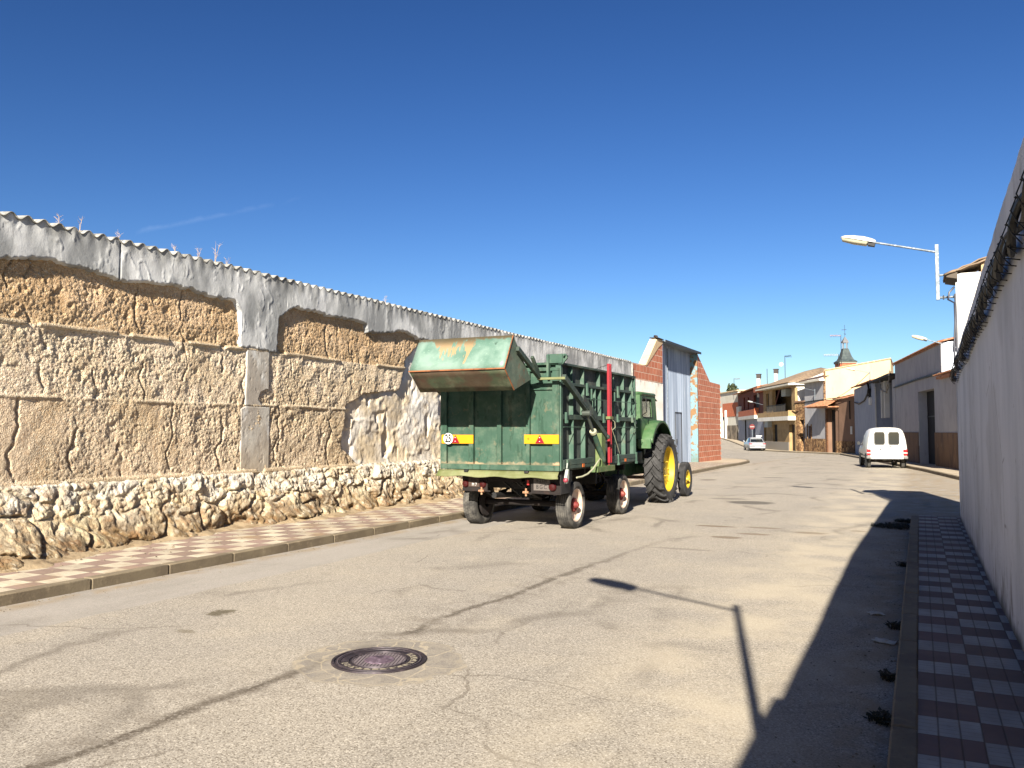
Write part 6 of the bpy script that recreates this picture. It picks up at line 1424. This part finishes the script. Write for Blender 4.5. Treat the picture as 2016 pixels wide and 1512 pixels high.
# ================================================================ manhole
MX, MY = -3.515, 5.07
mh = thing('manhole_cover', (MX, MY, 0), 'round cast iron manhole cover with a grid centre and raised lettering ring', 'manhole cover')
M_ci = M('cast_iron', (58, 50, 54), .55, .35, [((92, 80, 84), 14, .45, .68, (1, 1, 1), .8), ((30, 26, 30), 26, .5, .7, (1, 1, 1), .6)], (60, .3, .003))
M_ci2 = M('worn_iron', (112, 102, 106), .45, .45, [((94, 84, 86), 16, .45, .7, (1, 1, 1), .7)])
M_sand = M('sand_in_letters', (158, 148, 126), .9, 0, [((126, 114, 96), 30, .5, .7, (1, 1, 1), .7)])
c0 = (MX, MY, 0)
mb = MB(); mb.lathe([(.285, -.02), (.285, .006), (.291, .010), (.300, .010), (.303, .003), (.316, .003), (.319, .011), (.336, .011), (.340, .002), (.340, -.02)], c0, 'z', 96); mb.build('frame_ring', M_ci, mh, fix=False)
mb = MB(); mb.lathe([(.001, .000), (.185, .000), (.187, .007), (.193, .007), (.195, .001), (.212, .001), (.214, .008), (.219, .008), (.221, .004), (.272, .004), (.274, .010), (.281, .010), (.283, -.01)], c0, 'z', 96); lid = mb.build('lid', M_ci, mh, fix=False)
mb = MB(); mb.lathe([(.187, .0075), (.193, .0078), (.194, .006)], c0, 'z', 96); mb.lathe([(.291, .0104), (.300, .0104)], c0, 'z', 96); mb.build('worn_ridge', M_ci2, mh, fix=False)
mb = MB()
for q in range(2):
    for k in range(-7, 8):
        d = k*.0245; L_ = math.sqrt(max(.184**2-d*d, 0)); a = R(20)+q*math.pi/2
        u = Vector((math.cos(a), math.sin(a), 0)); v = Vector((-math.sin(a), math.cos(a), 0)); o_ = Vector((MX, MY, .003+.0005*q))
        mb.beam(o_+v*d-u*L_, o_+v*d+u*L_, .0030, .006)
mb.build('grid_pattern', M_ci2, lid, smooth=0)
mb = MB(); mb.lathe([(.001, .009), (.03, .0095), (.07, .0088), (.104, .0085), (.107, .006), (.107, 0)], c0, 'z', 48); mb.build('centre_boss', M('scuffed_boss', (116, 96, 108), .6, .2, [((176, 156, 170), 30, .5, .66, (1, 1, 1), .8), ((62, 50, 58), 12, .5, .66, (1, 1, 1), .9)], (40, .6, .004)), lid, fix=False)
a0, a1 = R(36+25.9), R(-158+25.9)
mb = MB(); n = 60
mb.sheet(lambda i, j: (MX+(.224+.046*j)*math.cos(a0+.06+(a1-a0-.12)*i/n), MY+(.224+.046*j)*math.sin(a0+.06+(a1-a0-.12)*i/n), .0052), n, 1); mb.build('lettering_band', M_sand, lid, fix=False, smooth=0)
W_ = 'ALCANTARILLADO'
for i, ch_ in enumerate(W_):
    a = a0+(a1-a0)*(i+.5)/len(W_); 
    MT = Matrix.Translation((MX+.247*math.cos(a), MY+.247*math.sin(a), .0065)) @ Matrix.Rotation(a-math.pi/2, 4, 'Z')
    text_mesh(ch_, .058, MT, M_ci, 'letter', lid, .0015, 1.0)

# ================================================================ cable bundle on the plastered wall
cbn = thing('cable_bundle', (.55, 6, 3.1), 'thick twisted bundle of black cables clipped along the top of the plastered wall', 'cable')
def cz(y): return float(np.interp(y, [-8, 5.1, 12.75, 16.1], [3.10, 2.845, 2.65, 2.55])) + .02*math.sin(y*1.9)
for j in range(5):
    mb = MB(); P_ = []
    for i in range(0, 483):
        y = -8 + i*.05; a = y*(3.4+.35*j)+j*1.25; rr_ = .034+.012*math.sin(y*1.1+j)
        P_.append((.535+rr_*.7*math.cos(a), y, cz(y)+rr_*1.3*math.sin(a)))
    mb.tube(P_, [.024, .020, .017, .024, .012][j], 6); mb.build('strand', [M_cable, M_cable, M('greyish_cable', (74, 70, 62), .7), M_cable, M_navy][j], cbn)
rr = random.Random(5)
for i in range(62):
    y = -1.2 + i*.28 + rr.uniform(-.05, .05)
    if y > 16.0: break
    mb = MB(); z0 = cz(y)
    mb.tube([(.60, y, z0-.085), (.505, y+.01, z0-.065), (.475, y, z0+.0), (.50, y, z0+.065), (.60, y-.01, z0+.075)], .0045, 5)
    mb.tube([(.50, y, z0-.06), (.545, y-.04, z0-.10-.05*rr.random())], .0045, 4); mb.lathe([(0, -.010), (.010, 0), (0, .010)], (.50, y, z0+.070), 'z', 6)
    mb.build('cable_clip', M_plast, cbn)

# ================================================================ weeds and litter by the kerb
def kerb_weed(label, x, y, r, n, seed):
    rr = random.Random(seed); mb = MB()
    for i in range(n):
        a = rr.uniform(0, 6.28); q = r*rr.random()**.6; p = Vector((x-abs(math.cos(a))*q*1.4, y+math.sin(a)*q, .0)); 
        h_ = rr.uniform(.008, .045); d = Vector((rr.uniform(-1, 1), rr.uniform(-1, 1), 0)).normalized(); l = rr.uniform(.02, .06)
        b_ = p+Vector((0, 0, h_)); s_ = Vector((-d.y, d.x, 0))*.008
        mb.add([p-s_*.4, p+s_*.4, b_+d*l*.5+s_*.3, b_+d*l*.5-s_*.3], [(0, 1, 2, 3)])
        mb.add([b_, b_+d*l*.5+s_*1.6, b_+d*l+Vector((0, 0, .01)), b_+d*l*.5-s_*1.6], [(0, 1, 2, 3)])
    return tag(mb.build('weed', M('weed_green'+str(seed), (40, 42, 24), .85, 0, [((66, 56, 34), 6, .45, .65, (1, 1, 1), .9)]), smooth=0, fix=False), label, 'weed', 'weeds growing along the near right kerb')
kerb_weed('largest dark weed patch at the far end of the right kerb', -.20, 15.8, .42, 620, 1)
kerb_weed('smaller dark weed patch just beyond the largest one at the kerb corner', -.16, 16.75, .20, 330, 2)
kerb_weed('small weed by the kerb between the two scraps of paper', -.18, 7.75, .07, 70, 3)
kerb_weed('small weed by the right kerb well before the large patch', -.18, 11.3, .08, 70, 4)
kerb_weed('nearest weed by the right kerb at the bottom of the view', -.19, 5.25, .08, 80, 5)
kerb_weed('thin weed by the kerb between the nearest weed and the papers', -.19, 6.15, .06, 50, 6)
def litter(label, x, y, a, b_, rz, seed):
    rr = random.Random(seed); mb = MB(); n = 5
    H = [[rr.uniform(.004, .022) for _ in range(n+1)] for _ in range(n+1)]
    ca, sa = math.cos(rz), math.sin(rz)
    mb.sheet(lambda i, j: (x+ca*a*(i/n-.5)-sa*b_*(j/n-.5), y+sa*a*(i/n-.5)+ca*b_*(j/n-.5), H[i][j]), n, n)
    return tag(mb.build('litter', M('crumpled_paper', (206, 202, 192), .8, 0, [((150, 136, 110), 20, .5, .7, (1, 1, 1), .6)]), solid=.003, fix=False, smooth=0), label, 'litter', 'scraps of paper on the shaded road')
litter('small crumpled white paper on the shaded road, the farther scrap', -.39, 8.25, .13, .11, .4, 1)
litter('pale cardboard scrap beside the right kerb, the nearer scrap', -.28, 7.2, .17, .12, -.3, 2)

rr = random.Random(11); mb = MB()
def pebble(x, y, z, s):
    a = rr.uniform(0, 6.28); ca, sa = math.cos(a)*s, math.sin(a)*s; k = rr.uniform(.5, .9); hz = s*rr.uniform(.4, .8)
    mb.add([(x+ca, y+sa, z), (x-sa*k, y+ca*k, z+.001), (x-ca, y-sa, z), (x+sa*k, y-ca*k, z+.001), (x+ca*.3, y+sa*.3, z+hz), (x-ca*.4, y-sa*.2, z+hz*.8)], [(0, 1, 4), (1, 5, 4), (1, 2, 5), (2, 3, 5), (3, 4, 5), (3, 0, 4)])
for i in range(1500):
    q = rr.random()
    if q < .40: pebble(-.18-abs(rr.gauss(0, .22)), rr.uniform(3, 17), .001, rr.uniform(.003, .012))
    elif q < .62: pebble(-7.73+abs(rr.gauss(0, .16)), rr.uniform(4, 20), .001, rr.uniform(.004, .013))
    elif q < .82: pebble(rr.uniform(-9.5, -8.3), rr.uniform(5, 17), .112, rr.uniform(.005, .020))
    else: pebble(rr.uniform(-7.3, -.8), rr.uniform(3, 14), .001, rr.uniform(.002, .006))
tag(mb.build('gravel', M('loose_grit', (150, 134, 108), .95, 0, [((90, 78, 62), 7, .4, .65, (1, 1, 1), .9)]), smooth=0, fix=False), 'loose grit and pebbles scattered along the kerbs and on the road', 'gravel', kind='stuff')
for o in bpy.data.objects:
    if o.parent is None and 'label' not in o and 'kind' not in o and o.type in ('MESH', 'EMPTY'):
        print('UNTAGGED', o.name)
